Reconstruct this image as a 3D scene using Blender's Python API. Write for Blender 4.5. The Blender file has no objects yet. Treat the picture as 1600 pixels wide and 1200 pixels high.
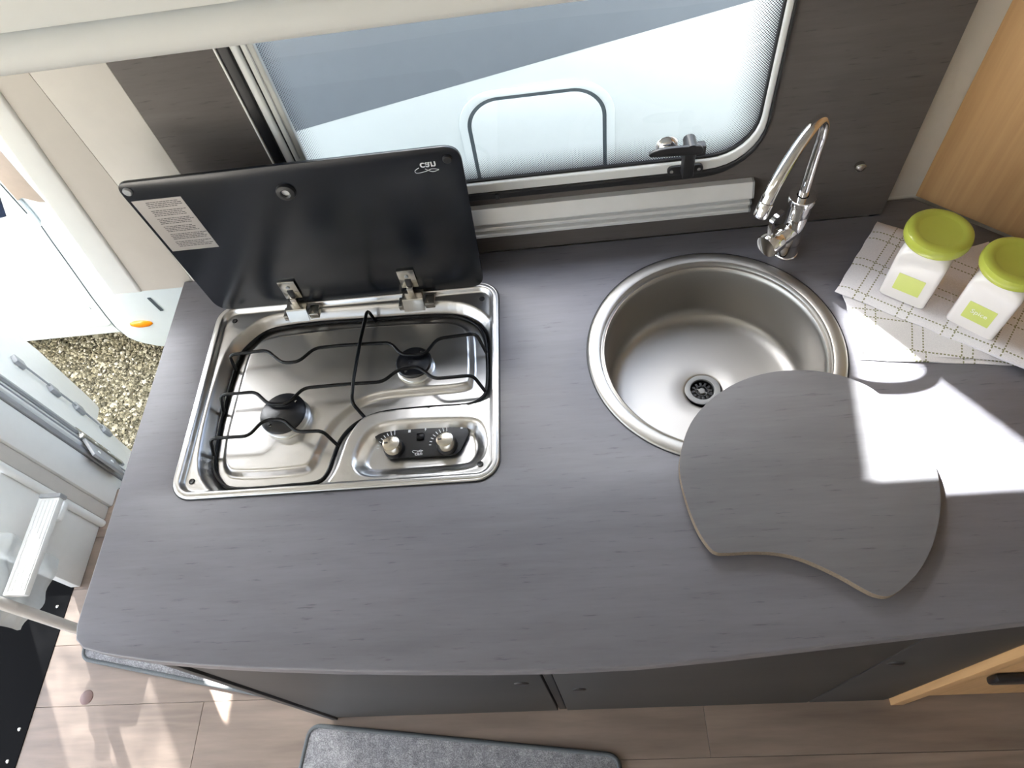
import bpy, bmesh, math, random
import numpy as np
from mathutils import Matrix, Vector

random.seed(4)
rng = np.random.default_rng(4)
PI = math.pi
sc = bpy.context.scene
COL = sc.collection

# ------------------------------------------------------------------ camera
cam_d = bpy.data.cameras.new('camera')
cam = bpy.data.objects.new('camera', cam_d)
COL.objects.link(cam)
ROT = Matrix(((0.99251943, 0.07735448, 0.0944535),
              (-0.01536799, 0.84666464, -0.53190489),
              (-0.12111566, 0.52647438, 0.84151989)))
cam.matrix_world = Matrix.Translation((0.40212, -0.39396, 0.85374)) @ ROT.to_4x4()
cam_d.sensor_fit = 'HORIZONTAL'
cam_d.sensor_width = 36.0
cam_d.lens = 36.0 * 1065.24 / 1600.0
cam_d.clip_start = 0.02
sc.camera = cam

# ------------------------------------------------------------------ light
sc.view_settings.view_transform = 'Standard'
sc.view_settings.look = 'None'
sc.view_settings.gamma = 1.0
sc.view_settings.use_curve_mapping = False
sc.view_settings.exposure = 0.2
sc.cycles.max_bounces = 10
sc.cycles.diffuse_bounces = 6
sc.cycles.glossy_bounces = 6
sc.cycles.transparent_max_bounces = 12
sc.cycles.sample_clamp_indirect = 6.0
sc.cycles.caustics_reflective = False
sc.cycles.caustics_refractive = False
sc.cycles.use_denoising = True

TAN_EL = 0.93                       # sun comes in over the neighbouring motorhome
sun_to = Vector((-0.565, 0.825, TAN_EL)).normalized()
w = bpy.data.worlds.new('sky'); sc.world = w; w.use_nodes = True
nt = w.node_tree; nt.nodes.clear()
wo = nt.nodes.new('ShaderNodeOutputWorld'); bg = nt.nodes.new('ShaderNodeBackground')
sky = nt.nodes.new('ShaderNodeTexSky'); sky.sky_type = 'NISHITA'; sky.sun_disc = False
sky.sun_elevation = math.asin(sun_to.z)
sky.sun_rotation = math.atan2(sun_to.x, sun_to.y)
sky.air_density = 1.0; sky.dust_density = 3.0; sky.ozone_density = 1.0
mixw = nt.nodes.new('ShaderNodeMix'); mixw.data_type = 'RGBA'; mixw.inputs[0].default_value = 0.4
bwn = nt.nodes.new('ShaderNodeRGBToBW')
nt.links.new(sky.outputs[0], bwn.inputs[0])
nt.links.new(sky.outputs[0], mixw.inputs[6]); nt.links.new(bwn.outputs[0], mixw.inputs[7])
nt.links.new(mixw.outputs[2], bg.inputs[0]); bg.inputs[1].default_value = 1.7
nt.links.new(bg.outputs[0], wo.inputs[0])

sun_d = bpy.data.lights.new('sun', 'SUN'); sun_d.energy = 60.0; sun_d.angle = math.radians(0.6)
sun_d.color = (1.0, 0.97, 0.93)
sun = bpy.data.objects.new('sun', sun_d); COL.objects.link(sun)
sun.rotation_euler = (-sun_to).to_track_quat('-Z', 'Y').to_euler()

def fill_light(x, y, size, power, col=(1.0, 0.93, 0.84)):  # unseen area lamp added as soft interior fill
    d = bpy.data.lights.new('fill_light', 'AREA'); d.energy = power; d.size = size; d.color = col
    d.shape = 'DISK'
    o = bpy.data.objects.new('fill_light', d); COL.objects.link(o)
    o.location = (x, y, 1.05)
fill_light(0.0, -1.0, 0.5, 0.8, (1.0, 0.98, 0.96))
fill_light(-0.8, -0.7, 0.5, 1.5, (0.96, 0.97, 1.0))

# ------------------------------------------------------------------ materials
def srgb(r, g, b):
    def f(c):
        c /= 255.0
        return c / 12.92 if c <= 0.04045 else ((c + 0.055) / 1.055) ** 2.4
    return (f(r), f(g), f(b), 1.0)

class N:
    """tiny node-tree writer"""
    def __init__(s, name):
        s.m = bpy.data.materials.new(name); s.m.use_nodes = True
        s.t = s.m.node_tree
        s.b = s.t.nodes['Principled BSDF']; s.out = s.t.nodes['Material Output']
    def n(s, typ, **kw):
        x = s.t.nodes.new(typ)
        for k, v in kw.items(): setattr(x, k, v)
        return x
    def l(s, a, b): s.t.links.new(a, b)
    def val(s, sock, v):
        if hasattr(v, 'is_output') or hasattr(v, 'links'): s.l(v, sock)
        else: sock.default_value = v
    def math(s, op, a, b=0.0, c=None):
        x = s.n('ShaderNodeMath', operation=op); s.val(x.inputs[0], a); s.val(x.inputs[1], b)
        if c is not None: s.val(x.inputs[2], c)
        return x.outputs[0]
    def coords(s, scale=(1, 1, 1), rot=(0, 0, 0), kind='Object'):
        tc = s.n('ShaderNodeTexCoord'); mp = s.n('ShaderNodeMapping')
        mp.inputs['Scale'].default_value = scale; mp.inputs['Rotation'].default_value = rot
        s.l(tc.outputs[kind], mp.inputs[0]); return mp.outputs[0]
    def noise(s, vec, scale=5, detail=4, rough=0.55):
        x = s.n('ShaderNodeTexNoise'); x.inputs['Scale'].default_value = scale
        x.inputs['Detail'].default_value = detail; x.inputs['Roughness'].default_value = rough
        s.l(vec, x.inputs['Vector']); return x.outputs[0]
    def ramp(s, fac, stops):
        x = s.n('ShaderNodeValToRGB'); e = x.color_ramp.elements
        while len(e) < len(stops): e.new(0.5)
        for i, (p, c) in enumerate(stops): e[i].position = p; e[i].color = c
        s.l(fac, x.inputs[0]); return x.outputs[0]
    def mix(s, fac, a, b, blend='MIX'):
        x = s.n('ShaderNodeMix', data_type='RGBA', blend_type=blend)
        s.val(x.inputs[0], fac); s.val(x.inputs[6], a); s.val(x.inputs[7], b); return x.outputs[2]
    def bump(s, h, strength=0.2, dist=0.001):
        x = s.n('ShaderNodeBump'); x.inputs['Strength'].default_value = strength
        x.inputs['Distance'].default_value = dist
        s.l(h, x.inputs['Height']); s.l(x.outputs[0], s.b.inputs['Normal'])
    def set(s, **kw):
        for k, v in kw.items(): s.val(s.b.inputs[k.replace('_', ' ')], v)
        return s

def plain(name, col, rough=0.5, metal=0.0, var=0.06, scale=30, spec=0.5, bump=0.0):
    a = N(name)
    no = a.noise(a.coords(), scale, 3)
    lo = tuple(c * (1 - var) for c in col[:3]) + (1,); hi = tuple(min(1, c * (1 + var)) for c in col[:3]) + (1,)
    a.set(Base_Color=a.ramp(no, [(0.3, lo), (0.7, hi)]), Roughness=rough, Metallic=metal)
    a.b.inputs['Specular IOR Level'].default_value = spec
    if bump: a.bump(no, bump, 0.0006)
    return a.m

def laminate(name, base, rough=0.42, rot=(0, 0, 0), spec=0.5):
    a = N(name)
    v = a.coords((3.0, 26.0, 26.0), rot)
    v2 = a.coords((14.0, 130.0, 130.0), rot)
    v3 = a.coords((2.0, 5.0, 5.0), rot)
    n1 = a.noise(v, 2.2, 6, 0.6); n2 = a.noise(v2, 2.0, 4, 0.6); n3 = a.noise(v3, 1.6, 3, 0.5)
    d = tuple(c * 0.90 for c in base[:3]) + (1,); l = tuple(c * 1.09 for c in base[:3]) + (1,)
    c1 = a.ramp(n1, [(0.28, d), (0.72, l)])
    c2 = a.ramp(n2, [(0.27, (0.60, 0.60, 0.62, 1)), (0.37, (0.96, 0.96, 0.96, 1)), (0.8, (1.04, 1.04, 1.04, 1))])
    c3 = a.ramp(n3, [(0.3, (0.9, 0.9, 0.9, 1)), (0.7, (1.06, 1.06, 1.06, 1))])
    c = a.mix(1.0, a.mix(1.0, c1, c2, 'MULTIPLY'), c3, 'MULTIPLY')
    fine = a.noise(a.coords((500, 900, 500), rot), 1.0, 2)
    a.set(Base_Color=c, Roughness=rough)
    a.b.inputs['Specular IOR Level'].default_value = spec
    a.bump(fine, 0.12, 0.0004)
    return a.m

def wood(name, dark, light, scale=(40, 40, 2.2), rough=0.45, ring=1.0, island=False):
    a = N(name)
    v = a.coords(scale)
    if island:
        oi = a.n('ShaderNodeObjectInfo')
        mp = a.n('ShaderNodeVectorMath', operation='ADD')
        sc_ = a.n('ShaderNodeVectorMath', operation='SCALE'); sc_.inputs[3].default_value = 37.0
        cb = a.n('ShaderNodeCombineXYZ')
        for i in range(3): a.l(oi.outputs['Random'], cb.inputs[i])
        a.l(cb.outputs[0], sc_.inputs[0]); a.l(v, mp.inputs[0]); a.l(sc_.outputs[0], mp.inputs[1]); v = mp.outputs[0]
    n1 = a.noise(v, 1.0, 5, 0.6)
    wv = a.n('ShaderNodeTexNoise'); wv.inputs['Scale'].default_value = 0.35 * ring; wv.inputs['Detail'].default_value = 2
    wv.inputs['Distortion'].default_value = 1.2
    a.l(v, wv.inputs['Vector'])
    rings = a.math('SINE', a.math('MULTIPLY', wv.outputs[0], 34.0))
    f = a.math('MULTIPLY_ADD', rings, 0.06, n1)
    c = a.ramp(f, [(0.20, dark), (0.82, light)])
    if island:
        hs = a.n('ShaderNodeHueSaturation'); a.l(c, hs.inputs['Color'])
        a.l(a.math('MULTIPLY_ADD', oi.outputs['Random'], 0.22, 0.88), hs.inputs['Value']); c = hs.outputs[0]
    a.set(Base_Color=c, Roughness=rough); a.bump(n1, 0.08, 0.0005)
    return a.m

def steel(name, col=(0.62, 0.61, 0.59, 1), rough=0.27, scale=(6, 900, 900), aniso=0.0):
    a = N(name)
    no = a.noise(a.coords((4, 4, 4)), 1.0, 2, 0.5)
    a.set(Base_Color=a.ramp(no, [(0.3, tuple(c * 0.97 for c in col[:3]) + (1,)), (0.7, col)]), Metallic=1.0, Roughness=rough)
    return a.m

M = {}
M['laminate'] = laminate('grey_stone_laminate', srgb(107, 106, 113))
M['laminate_board'] = laminate('grey_board_laminate', srgb(103, 102, 106), 0.5, (0, 0, math.radians(7)))
M['splash'] = laminate('dark_splashback_laminate', srgb(91, 86, 84), 0.55, spec=0.2)
M['front'] = laminate('dark_cabinet_laminate', srgb(50, 49, 50), 0.5)
M['edge_tan'] = plain('tan_chipboard_edge', srgb(126, 111, 95), 0.7, var=0.2, scale=400)
M['white'] = plain('white_plastic', srgb(236, 236, 233), 0.38, var=0.015)
M['locker'] = plain('white_locker_lacquer', srgb(232, 235, 237), 0.35, var=0.01)
M['cream'] = plain('cream_wall_vinyl', srgb(214, 211, 205), 0.6, var=0.03, scale=60)
M['white_frame'] = plain('white_frame_lacquer', srgb(240, 241, 240), 0.35, var=0.01)
M['stay_grey'] = plain('light_grey_stay', srgb(196, 197, 193), 0.4, var=0.02)
M['silver'] = plain('silver_anodised_rail', (0.80, 0.80, 0.80, 1), 0.3, 0.3, 0.02)
M['taupe'] = plain('taupe_blind', srgb(122, 111, 101), 0.6, var=0.05)
M['shade'] = plain('shaded_moulding', srgb(182, 176, 168), 0.5, var=0.02)  # darker tone stands in for the shade on the tilted pillar face
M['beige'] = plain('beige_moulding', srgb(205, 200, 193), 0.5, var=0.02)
M['rubber'] = plain('black_rubber', srgb(20, 20, 23), 0.45)
M['black'] = plain('black_plastic', srgb(24, 24, 27), 0.4)
M['enamel'] = plain('black_enamel', srgb(9, 9, 12), 0.3, spec=0.25)
M['cap'] = plain('burner_enamel', srgb(17, 19, 26), 0.3)
M['alu'] = steel('brushed_aluminium', (0.78, 0.78, 0.77, 1), 0.3, (2, 300, 300))
M['steel'] = steel('pressed_stainless_steel', (0.63, 0.62, 0.615, 1), 0.3)
M['sink'] = steel('satin_stainless_steel', (0.43, 0.415, 0.395, 1), 0.42, (300, 300, 40))
M['chrome'] = plain('polished_chrome', (0.86, 0.85, 0.86, 1), 0.05, 1.0, 0.01)
M['hinge'] = plain('nickel_plate', (0.56, 0.54, 0.50, 1), 0.2, 1.0, 0.03)
M['knob'] = plain('champagne_metal', srgb(206, 198, 184), 0.25, 1.0, 0.02)
M['oak'] = wood('honey_oak_veneer', srgb(182, 142, 98), srgb(206, 166, 118), (90, 90, 3.0), 0.45, 0.5)
M['plank'] = wood('grey_brown_floor_plank', srgb(100, 86, 76), srgb(146, 129, 115), (2.6, 22, 22), 0.42, 0.8, True)
M['white_glass'] = plain('white_glazed_ceramic', srgb(232, 226, 222), 0.14, var=0.01)
M['lime'] = plain('lime_green_lid', srgb(170, 177, 74), 0.22, var=0.04, scale=20)
M['lime_label'] = plain('lime_label_print', srgb(196, 204, 110), 0.4, var=0.02)
M['ink'] = plain('white_ink', srgb(236, 238, 226), 0.5)
M['white_print'] = plain('white_print', srgb(225, 228, 232), 0.5)
M['grey_print'] = plain('grey_print', srgb(60, 58, 60), 0.6)
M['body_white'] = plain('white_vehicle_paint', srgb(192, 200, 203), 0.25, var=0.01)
M['stripe'] = plain('blue_grey_decal', srgb(99, 106, 114), 0.4, var=0.02)
M['seam'] = plain('grey_seam', srgb(60, 70, 76), 0.6)
M['dark_glass'] = plain('dark_window_glass', srgb(22, 32, 52), 0.08)
M['amber'] = plain('amber_lens', srgb(226, 128, 6), 0.2, var=0.1, scale=200)
M['redline'] = plain('red_marker', srgb(170, 40, 60), 0.3)
M['outer'] = plain('outer_skin_paint', srgb(220, 222, 222), 0.3)
M['cabmat'] = plain('black_cab_flooring', srgb(3, 3, 4), 0.7, var=0.2, scale=200, spec=0.06)
M['grey_plastic'] = plain('grey_plastic', srgb(150, 152, 154), 0.4)
M['plug'] = plain('brown_cap', srgb(88, 64, 58), 0.4)

def carpet():
    a = N('grey_carpet_pile')
    v = a.coords((1, 1, 1)); n1 = a.noise(v, 420, 3, 0.7); n2 = a.noise(v, 60, 3, 0.6)
    c = a.ramp(a.math('MULTIPLY_ADD', n2, 0.35, a.math('MULTIPLY', n1, 0.75)),
               [(0.32, srgb(82, 81, 84)), (0.55, srgb(140, 139, 141)), (0.75, srgb(192, 191, 190))])
    a.set(Base_Color=c, Roughness=0.95); a.b.inputs['Specular IOR Level'].default_value = 0.1
    a.bump(n1, 0.9, 0.003); return a.m
M['carpet'] = carpet()
M['binding'] = plain('grey_binding_tape', srgb(84, 88, 90), 0.8, var=0.12, scale=300)

def towel_mat():
    a = N('white_tea_towel_cotton')
    tc = a.n('ShaderNodeTexCoord'); sp = a.n('ShaderNodeSeparateXYZ'); a.l(tc.outputs['Object'], sp.inputs[0])
    def lines(u, v):
        p = a.math('MODULO', a.math('ADD', u, 10.0), 0.062)
        l1 = a.math('LESS_THAN', a.math('ABSOLUTE', a.math('SUBTRACT', p, 0.020)), 0.0010)
        l2 = a.math('LESS_THAN', a.math('ABSOLUTE', a.math('SUBTRACT', p, 0.034)), 0.0010)
        dash = a.math('LESS_THAN', a.math('MODULO', a.math('ADD', v, 10.0), 0.0048), 0.0029)
        return a.math('MULTIPLY', a.math('MAXIMUM', l1, l2), dash)
    k = a.math('MAXIMUM', lines(sp.outputs[0], sp.outputs[1]), lines(sp.outputs[1], sp.outputs[0]))
    no = a.noise(a.coords((1, 1, 1)), 900, 2)
    cl = a.ramp(no, [(0.3, srgb(222, 218, 222)), (0.7, srgb(238, 234, 236))])
    a.set(Base_Color=a.mix(k, cl, srgb(146, 144, 116)), Roughness=0.9)
    a.b.inputs['Specular IOR Level'].default_value = 0.15
    a.bump(no, 0.4, 0.001); return a.m
M['towel'] = towel_mat()

def gravel_mat():
    a = N('mixed_gravel')
    oi = a.n('ShaderNodeNewGeometry')
    c = a.ramp(oi.outputs['Random Per Island'], [(0.0, srgb(80, 76, 60)), (0.35, srgb(116, 110, 88)), (0.6, srgb(140, 134, 112)),
                                                (0.8, srgb(160, 152, 124)), (1.0, srgb(206, 200, 184))])
    a.set(Base_Color=c, Roughness=0.9); return a.m
M['gravel'] = gravel_mat()
M['ground'] = plain('gritty_ground', srgb(84, 80, 64), 0.95, var=0.4, scale=60)

def bag_mat():
    a = N('translucent_plastic_film')
    t = a.n('ShaderNodeBsdfTransparent'); t.inputs[0].default_value = (0.95, 0.97, 0.97, 1)
    mx = a.n('ShaderNodeMixShader')
    a.set(Base_Color=srgb(225, 228, 228), Roughness=0.3)
    no = a.noise(a.coords(), 18, 3)
    a.l(a.math('MULTIPLY_ADD', no, 0.3, 0.6), mx.inputs[0]); a.l(t.outputs[0], mx.inputs[1]); a.l(a.b.outputs[0], mx.inputs[2])
    a.l(mx.outputs[0], a.out.inputs[0]); return a.m
M['film'] = bag_mat()

def blocker_mat():  # translucent, so the added sun-blocking sheet also glows over the doorway
    a = N('white_translucent_sheet')
    t = a.n('ShaderNodeBsdfTranslucent'); mx = a.n('ShaderNodeMixShader')
    no = a.noise(a.coords(), 300, 2)
    c = a.ramp(no, [(0.3, srgb(224, 226, 228)), (0.7, srgb(236, 238, 240))])
    a.set(Base_Color=c, Roughness=0.8); a.l(c, t.inputs[0])
    mx.inputs[0].default_value = 0.85; a.l(a.b.outputs[0], mx.inputs[1]); a.l(t.outputs[0], mx.inputs[2])
    a.l(mx.outputs[0], a.out.inputs[0]); return a.m
M['blocker'] = blocker_mat()
def tinted_mat():
    a = N('patchy_sun_tint')
    t = a.n('ShaderNodeBsdfTransparent'); no = a.noise(a.coords((3, 3, 3)), 3.0, 4, 0.6)
    a.l(a.ramp(no, [(0.35, (0.20, 0.21, 0.22, 1)), (0.65, (0.46, 0.47, 0.48, 1))]), t.inputs[0])
    g = a.n('ShaderNodeBsdfGlossy'); g.inputs['Roughness'].default_value = 0.03
    mx = a.n('ShaderNodeMixShader'); mx.inputs[0].default_value = 0.05
    a.l(t.outputs[0], mx.inputs[1]); a.l(g.outputs[0], mx.inputs[2]); a.l(mx.outputs[0], a.out.inputs[0]); return a.m
M['tinted'] = tinted_mat()

# window pane: clear acrylic with a printed halftone fringe of dark dots along its edge
PANE = (0.021, 0.6824, 0.1535, 0.582, 0.062)
def pane_mat():
    a = N('acrylic_pane_with_dot_fringe')
    tc = a.n('ShaderNodeTexCoord'); sp = a.n('ShaderNodeSeparateXYZ'); a.l(tc.outputs['Object'], sp.inputs[0])
    x, z = sp.outputs[0], sp.outputs[2]
    x0, x1, z0, z1, r = PANE
    cx, cz, hx, hz = (x0 + x1) / 2, (z0 + z1) / 2, (x1 - x0) / 2 - r, (z1 - z0) / 2 - r
    qx = a.math('SUBTRACT', a.math('ABSOLUTE', a.math('SUBTRACT', x, cx)), hx)
    qz = a.math('SUBTRACT', a.math('ABSOLUTE', a.math('SUBTRACT', z, cz)), hz)
    mx_, mz_ = a.math('MAXIMUM', qx, 0.0), a.math('MAXIMUM', qz, 0.0)
    ln = a.math('SQRT', a.math('ADD', a.math('MULTIPLY', mx_, mx_), a.math('MULTIPLY', mz_, mz_)))
    d = a.math('SUBTRACT', a.math('ADD', ln, a.math('MINIMUM', a.math('MAXIMUM', qx, qz), 0.0)), r)   # <0 inside
    f = a.math('MAXIMUM', a.math('MULTIPLY_ADD', d, 1 / 0.046, 1.0), 0.0)                            # 1 at the edge
    s = 0.0036
    u = a.math('DIVIDE', a.math('ADD', x, z), s); v = a.math('DIVIDE', a.math('SUBTRACT', x, z), s)
    fu = a.math('SUBTRACT', a.math('FRACT', a.math('ADD', u, 1000.0)), 0.5)
    fv = a.math('SUBTRACT', a.math('FRACT', a.math('ADD', v, 1000.0)), 0.5)
    rad = a.math('SQRT', a.math('ADD', a.math('MULTIPLY', fu, fu), a.math('MULTIPLY', fv, fv)))
    dot = a.math('LESS_THAN', rad, a.math('MULTIPLY', a.math('POWER', f, 0.8), 0.52))
    t = a.n('ShaderNodeBsdfTransparent'); t.inputs[0].default_value = (0.93, 0.975, 0.985, 1)
    g = a.n('ShaderNodeBsdfGlossy'); g.inputs['Roughness'].default_value = 0.02
    fr = a.n('ShaderNodeFresnel'); fr.inputs[0].default_value = 1.45
    m1 = a.n('ShaderNodeMixShader'); a.l(a.math('MULTIPLY', fr.outputs[0], 1.3), m1.inputs[0])
    a.l(t.outputs[0], m1.inputs[1]); a.l(g.outputs[0], m1.inputs[2])
    a.set(Base_Color=srgb(26, 26, 40), Roughness=0.5)
    m2 = a.n('ShaderNodeMixShader'); a.l(dot, m2.inputs[0]); a.l(m1.outputs[0], m2.inputs[1]); a.l(a.b.outputs[0], m2.inputs[2])
    a.l(m2.outputs[0], a.out.inputs[0]); return a.m
M['pane'] = pane_mat()

def lid_mat():
    a = N('black_tempered_glass')
    no = a.noise(a.coords(), 9, 2)
    a.set(Base_Color=a.ramp(no, [(0.3, (0.003, 0.0045, 0.008, 1)), (0.7, (0.004, 0.006, 0.010, 1))]), Roughness=0.24)
    a.b.inputs['IOR'].default_value = 1.5
    return a.m
M['lid'] = lid_mat()
M['sticker'] = plain('silver_rating_label', (0.42, 0.40, 0.385, 1), 0.35, 0.75, 0.03)

# ------------------------------------------------------------------ object helpers
WM = {}
def tag(o, label=None, cat=None, group=None, kind=None):
    if label: o['label'] = label
    if cat: o['category'] = cat
    if group: o['group'] = group
    if kind: o['kind'] = kind
    return o

def thing(name, label, cat, loc=(0, 0, 0), rz=0.0, group=None):
    o = bpy.data.objects.new(name, None); COL.objects.link(o)
    o.empty_display_size = 0.03
    o.location = loc; o.rotation_euler = (0, 0, rz)
    WM[o] = Matrix.Translation(loc) @ Matrix.Rotation(rz, 4, 'Z')
    return tag(o, label, cat, group)

def link(name, me, mat, parent=None, smooth=None, world=True):
    """one mesh = one object; vertices come in world coordinates and are moved into the parent's frame"""
    o = bpy.data.objects.new(name, me); COL.objects.link(o)
    if mat is not None:
        me.materials.clear(); me.materials.append(M[mat] if isinstance(mat, str) else mat)
    if parent is not None:
        o.parent = parent
        if world: me.transform(WM[parent].inverted())
        WM[o] = WM[parent].copy()
    else:
        WM[o] = Matrix.Identity(4)
    if smooth:
        me.polygons.foreach_set('use_smooth', [True] * len(me.polygons))
        me.set_sharp_from_angle(angle=math.radians(smooth))
    me.update()
    return o

def bm_mesh(bm, name='mesh'):
    bmesh.ops.recalc_face_normals(bm, faces=bm.faces)
    me = bpy.data.meshes.new(name); bm.to_mesh(me); bm.free(); return me

def box_me(x0, x1, y0, y1, z0, z1, bev=0.0, seg=2):
    bm = bmesh.new(); bmesh.ops.create_cube(bm, size=1.0)
    for v in bm.verts:
        v.co = ((x0 + x1) / 2 + v.co.x * (x1 - x0), (y0 + y1) / 2 + v.co.y * (y1 - y0), (z0 + z1) / 2 + v.co.z * (z1 - z0))
    if bev: bmesh.ops.bevel(bm, geom=bm.edges[:], offset=bev, segments=seg, affect='EDGES', profile=0.5)
    return bm_mesh(bm)

def box(name, x0, x1, y0, y1, z0, z1, mat, parent=None, bev=0.0, seg=2):
    return link(name, box_me(x0, x1, y0, y1, z0, z1, bev, seg), mat, parent, 40 if bev else None)

def plate_me(outline, h, holes=(), bev=0.0, res=2):
    """flat plate in the local XY plane, local z from 0 to h"""
    cu = bpy.data.curves.new('plate', 'CURVE'); cu.dimensions = '2D'; cu.fill_mode = 'BOTH'
    for loop in [outline] + list(holes):
        s = cu.splines.new('POLY'); s.points.add(len(loop) - 1)
        for p, q in zip(s.points, loop): p.co = (q[0], q[1], 0, 1)
        s.use_cyclic_u = True
    cu.extrude = h / 2 - bev; cu.bevel_depth = bev; cu.bevel_resolution = res; cu.offset = -bev
    o = bpy.data.objects.new('plate', cu); COL.objects.link(o)
    dg = bpy.context.evaluated_depsgraph_get()
    me = bpy.data.meshes.new_from_object(o.evaluated_get(dg))
    bpy.data.objects.remove(o); bpy.data.curves.remove(cu)
    me.transform(Matrix.Translation((0, 0, h / 2)))
    bm = bmesh.new(); bm.from_mesh(me); bmesh.ops.remove_doubles(bm, verts=bm.verts, dist=1e-6)
    bm.to_mesh(me); bm.free()
    return me

UP = lambda z: Matrix.Translation((0, 0, z))
def FACE(y, h):            # plate whose front faces the room (-y), front at y, back at y+h
    return Matrix.Translation((0, y + h, 0)) @ Matrix.Rotation(PI / 2, 4, 'X')

def plate(name, outline, h, T, mat, parent=None, holes=(), bev=0.0, smooth=35):
    me = plate_me(outline, h, holes, bev); me.transform(T)
    return link(name, me, mat, parent, smooth)

def rrect(x0, x1, y0, y1, r, n=8):
    rs = r if isinstance(r, (tuple, list)) else (r,) * 4     # order: x1y1, x0y1, x0y0, x1y0
    out = []
    for (cx, cy, sx, sy, a0, rr) in ((x1, y1, -1, -1, 0, rs[0]), (x0, y1, 1, -1, 90, rs[1]), (x0, y0, 1, 1, 180, rs[2]), (x1, y0, -1, 1, 270, rs[3])):
        if rr <= 0: out.append((cx, cy)); continue
        for i in range(n + 1):
            a = math.radians(a0 + 90 * i / n)
            out.append((cx + sx * rr + rr * math.cos(a), cy + sy * rr + rr * math.sin(a)))
    return out

def circle(cx, cy, r, n=48): return [(cx + r * math.cos(2 * PI * i / n), cy + r * math.sin(2 * PI * i / n)) for i in range(n)]

def spline(pts, per=6, closed=True):
    P = [Vector(p) for p in pts]; n = len(P); out = []
    rngi = range(n) if closed else range(n - 1)
    for i in rngi:
        if closed: a, b, c, d = P[i - 1], P[i], P[(i + 1) % n], P[(i + 2) % n]
        else: a, b, c, d = P[max(i - 1, 0)], P[i], P[i + 1], P[min(i + 2, n - 1)]
        for k in range(per):
            t = k / per
            out.append(0.5 * ((2 * b) + (c - a) * t + (2 * a - 5 * b + 4 * c - d) * t * t + (3 * b - a - 3 * c + d) * t ** 3))
    if not closed: out.append(P[-1])
    return out

def fillet(pts, r, n=5):
    P = [Vector(p) for p in pts]; out = [P[0]]
    for i in range(1, len(P) - 1):
        a, b, c = P[i - 1], P[i], P[i + 1]
        u, v = (a - b), (c - b); lu, lv = u.length, v.length; u.normalize(); v.normalize()
        k = min(r, lu * 0.45, lv * 0.45)
        p, q = b + u * k, b + v * k
        for j in range(n + 1):
            t = j / n; out.append(p * (1 - t) ** 2 + b * 2 * t * (1 - t) + q * t * t)
    out.append(P[-1]); return out

def tube_bm(bm, path, r, seg=8, closed=False, caps=True):
    P = [Vector(p) for p in path]; n = len(P)
    rad = r if callable(r) else (lambda t: r)
    rings = []; up = None
    for i in range(n):
        if closed: t = (P[(i + 1) % n] - P[i - 1])
        else: t = P[min(i + 1, n - 1)] - P[max(i - 1, 0)]
        t.normalize()
        if up is None:
            up = Vector((0, 0, 1)) if abs(t.z) < 0.9 else Vector((1, 0, 0))
        s = t.cross(up); s.normalize(); up = s.cross(t); up.normalize()
        rr = rad(i / (n - 1))
        rings.append([bm.verts.new(P[i] + (s * math.cos(2 * PI * k / seg) + up * math.sin(2 * PI * k / seg)) * rr) for k in range(seg)])
    m = n if closed else n - 1
    for i in range(m):
        A, B = rings[i], rings[(i + 1) % n]
        for k in range(seg): bm.faces.new((A[k], A[(k + 1) % seg], B[(k + 1) % seg], B[k]))
    if caps and not closed:
        bm.faces.new(rings[0]); bm.faces.new(rings[-1])
    return bm

def tube(name, path, r, mat, parent=None, seg=10, closed=False):
    return link(name, bm_mesh(tube_bm(bmesh.new(), path, r, seg, closed)), mat, parent, 50)

def lathe_me(profile, seg=48, T=None, closed_top=False):
    bm = bmesh.new(); rings = []
    for (r, z) in profile:
        if r < 1e-5: rings.append([bm.verts.new((0, 0, z))])
        else: rings.append([bm.verts.new((r * math.cos(2 * PI * k / seg), r * math.sin(2 * PI * k / seg), z)) for k in range(seg)])
    for A, B in zip(rings, rings[1:]):
        for k in range(seg):
            k2 = (k + 1) % seg
            if len(A) == 1 and len(B) == 1: continue
            if len(A) == 1: bm.faces.new((A[0], B[k2], B[k]))
            elif len(B) == 1: bm.faces.new((A[k], A[k2], B[0]))
            else: bm.faces.new((A[k], A[k2], B[k2], B[k]))
    me = bm_mesh(bm)
    if T is not None: me.transform(T)
    return me

def lathe(name, profile, T, mat, parent=None, seg=48, smooth=40):
    return link(name, lathe_me(profile, seg, T), mat, parent, smooth)

def text_me(body, size, T, depth=0.0004, bold=0.0, shear=0.0):
    cu = bpy.data.curves.new('text', 'FONT'); cu.body = body; cu.size = size; cu.align_x = 'CENTER'; cu.align_y = 'CENTER'
    cu.extrude = depth / 2; cu.offset = bold; cu.shear = shear; cu.resolution_u = 3
    o = bpy.data.objects.new('text', cu); COL.objects.link(o)
    dg = bpy.context.evaluated_depsgraph_get()
    me = bpy.data.meshes.new_from_object(o.evaluated_get(dg))
    bpy.data.objects.remove(o); bpy.data.curves.remove(cu)
    me.transform(T); return me

def extrude_profile(name, prof, x0, x1, mat, parent=None, smooth=35):
    """profile given as (y, z) points, extruded along x"""
    bm = bmesh.new()
    A = [bm.verts.new((x0, y, z)) for y, z in prof]; B = [bm.verts.new((x1, y, z)) for y, z in prof]
    n = len(prof)
    for i in range(n): bm.faces.new((A[i], A[(i + 1) % n], B[(i + 1) % n], B[i]))
    bm.faces.new(A); bm.faces.new(B)
    return link(name, bm_mesh(bm), mat, parent, smooth)

# ================================================================== SETTING
FZ = -0.88            # floor level; the worktop's top is z = 0
WY = 0.4138           # face of the dark splashback
OW0, OW1 = 0.446, 0.474   # outer wall
SEAL = (-0.009, 0.6965, 0.1186, 0.5975)

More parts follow.
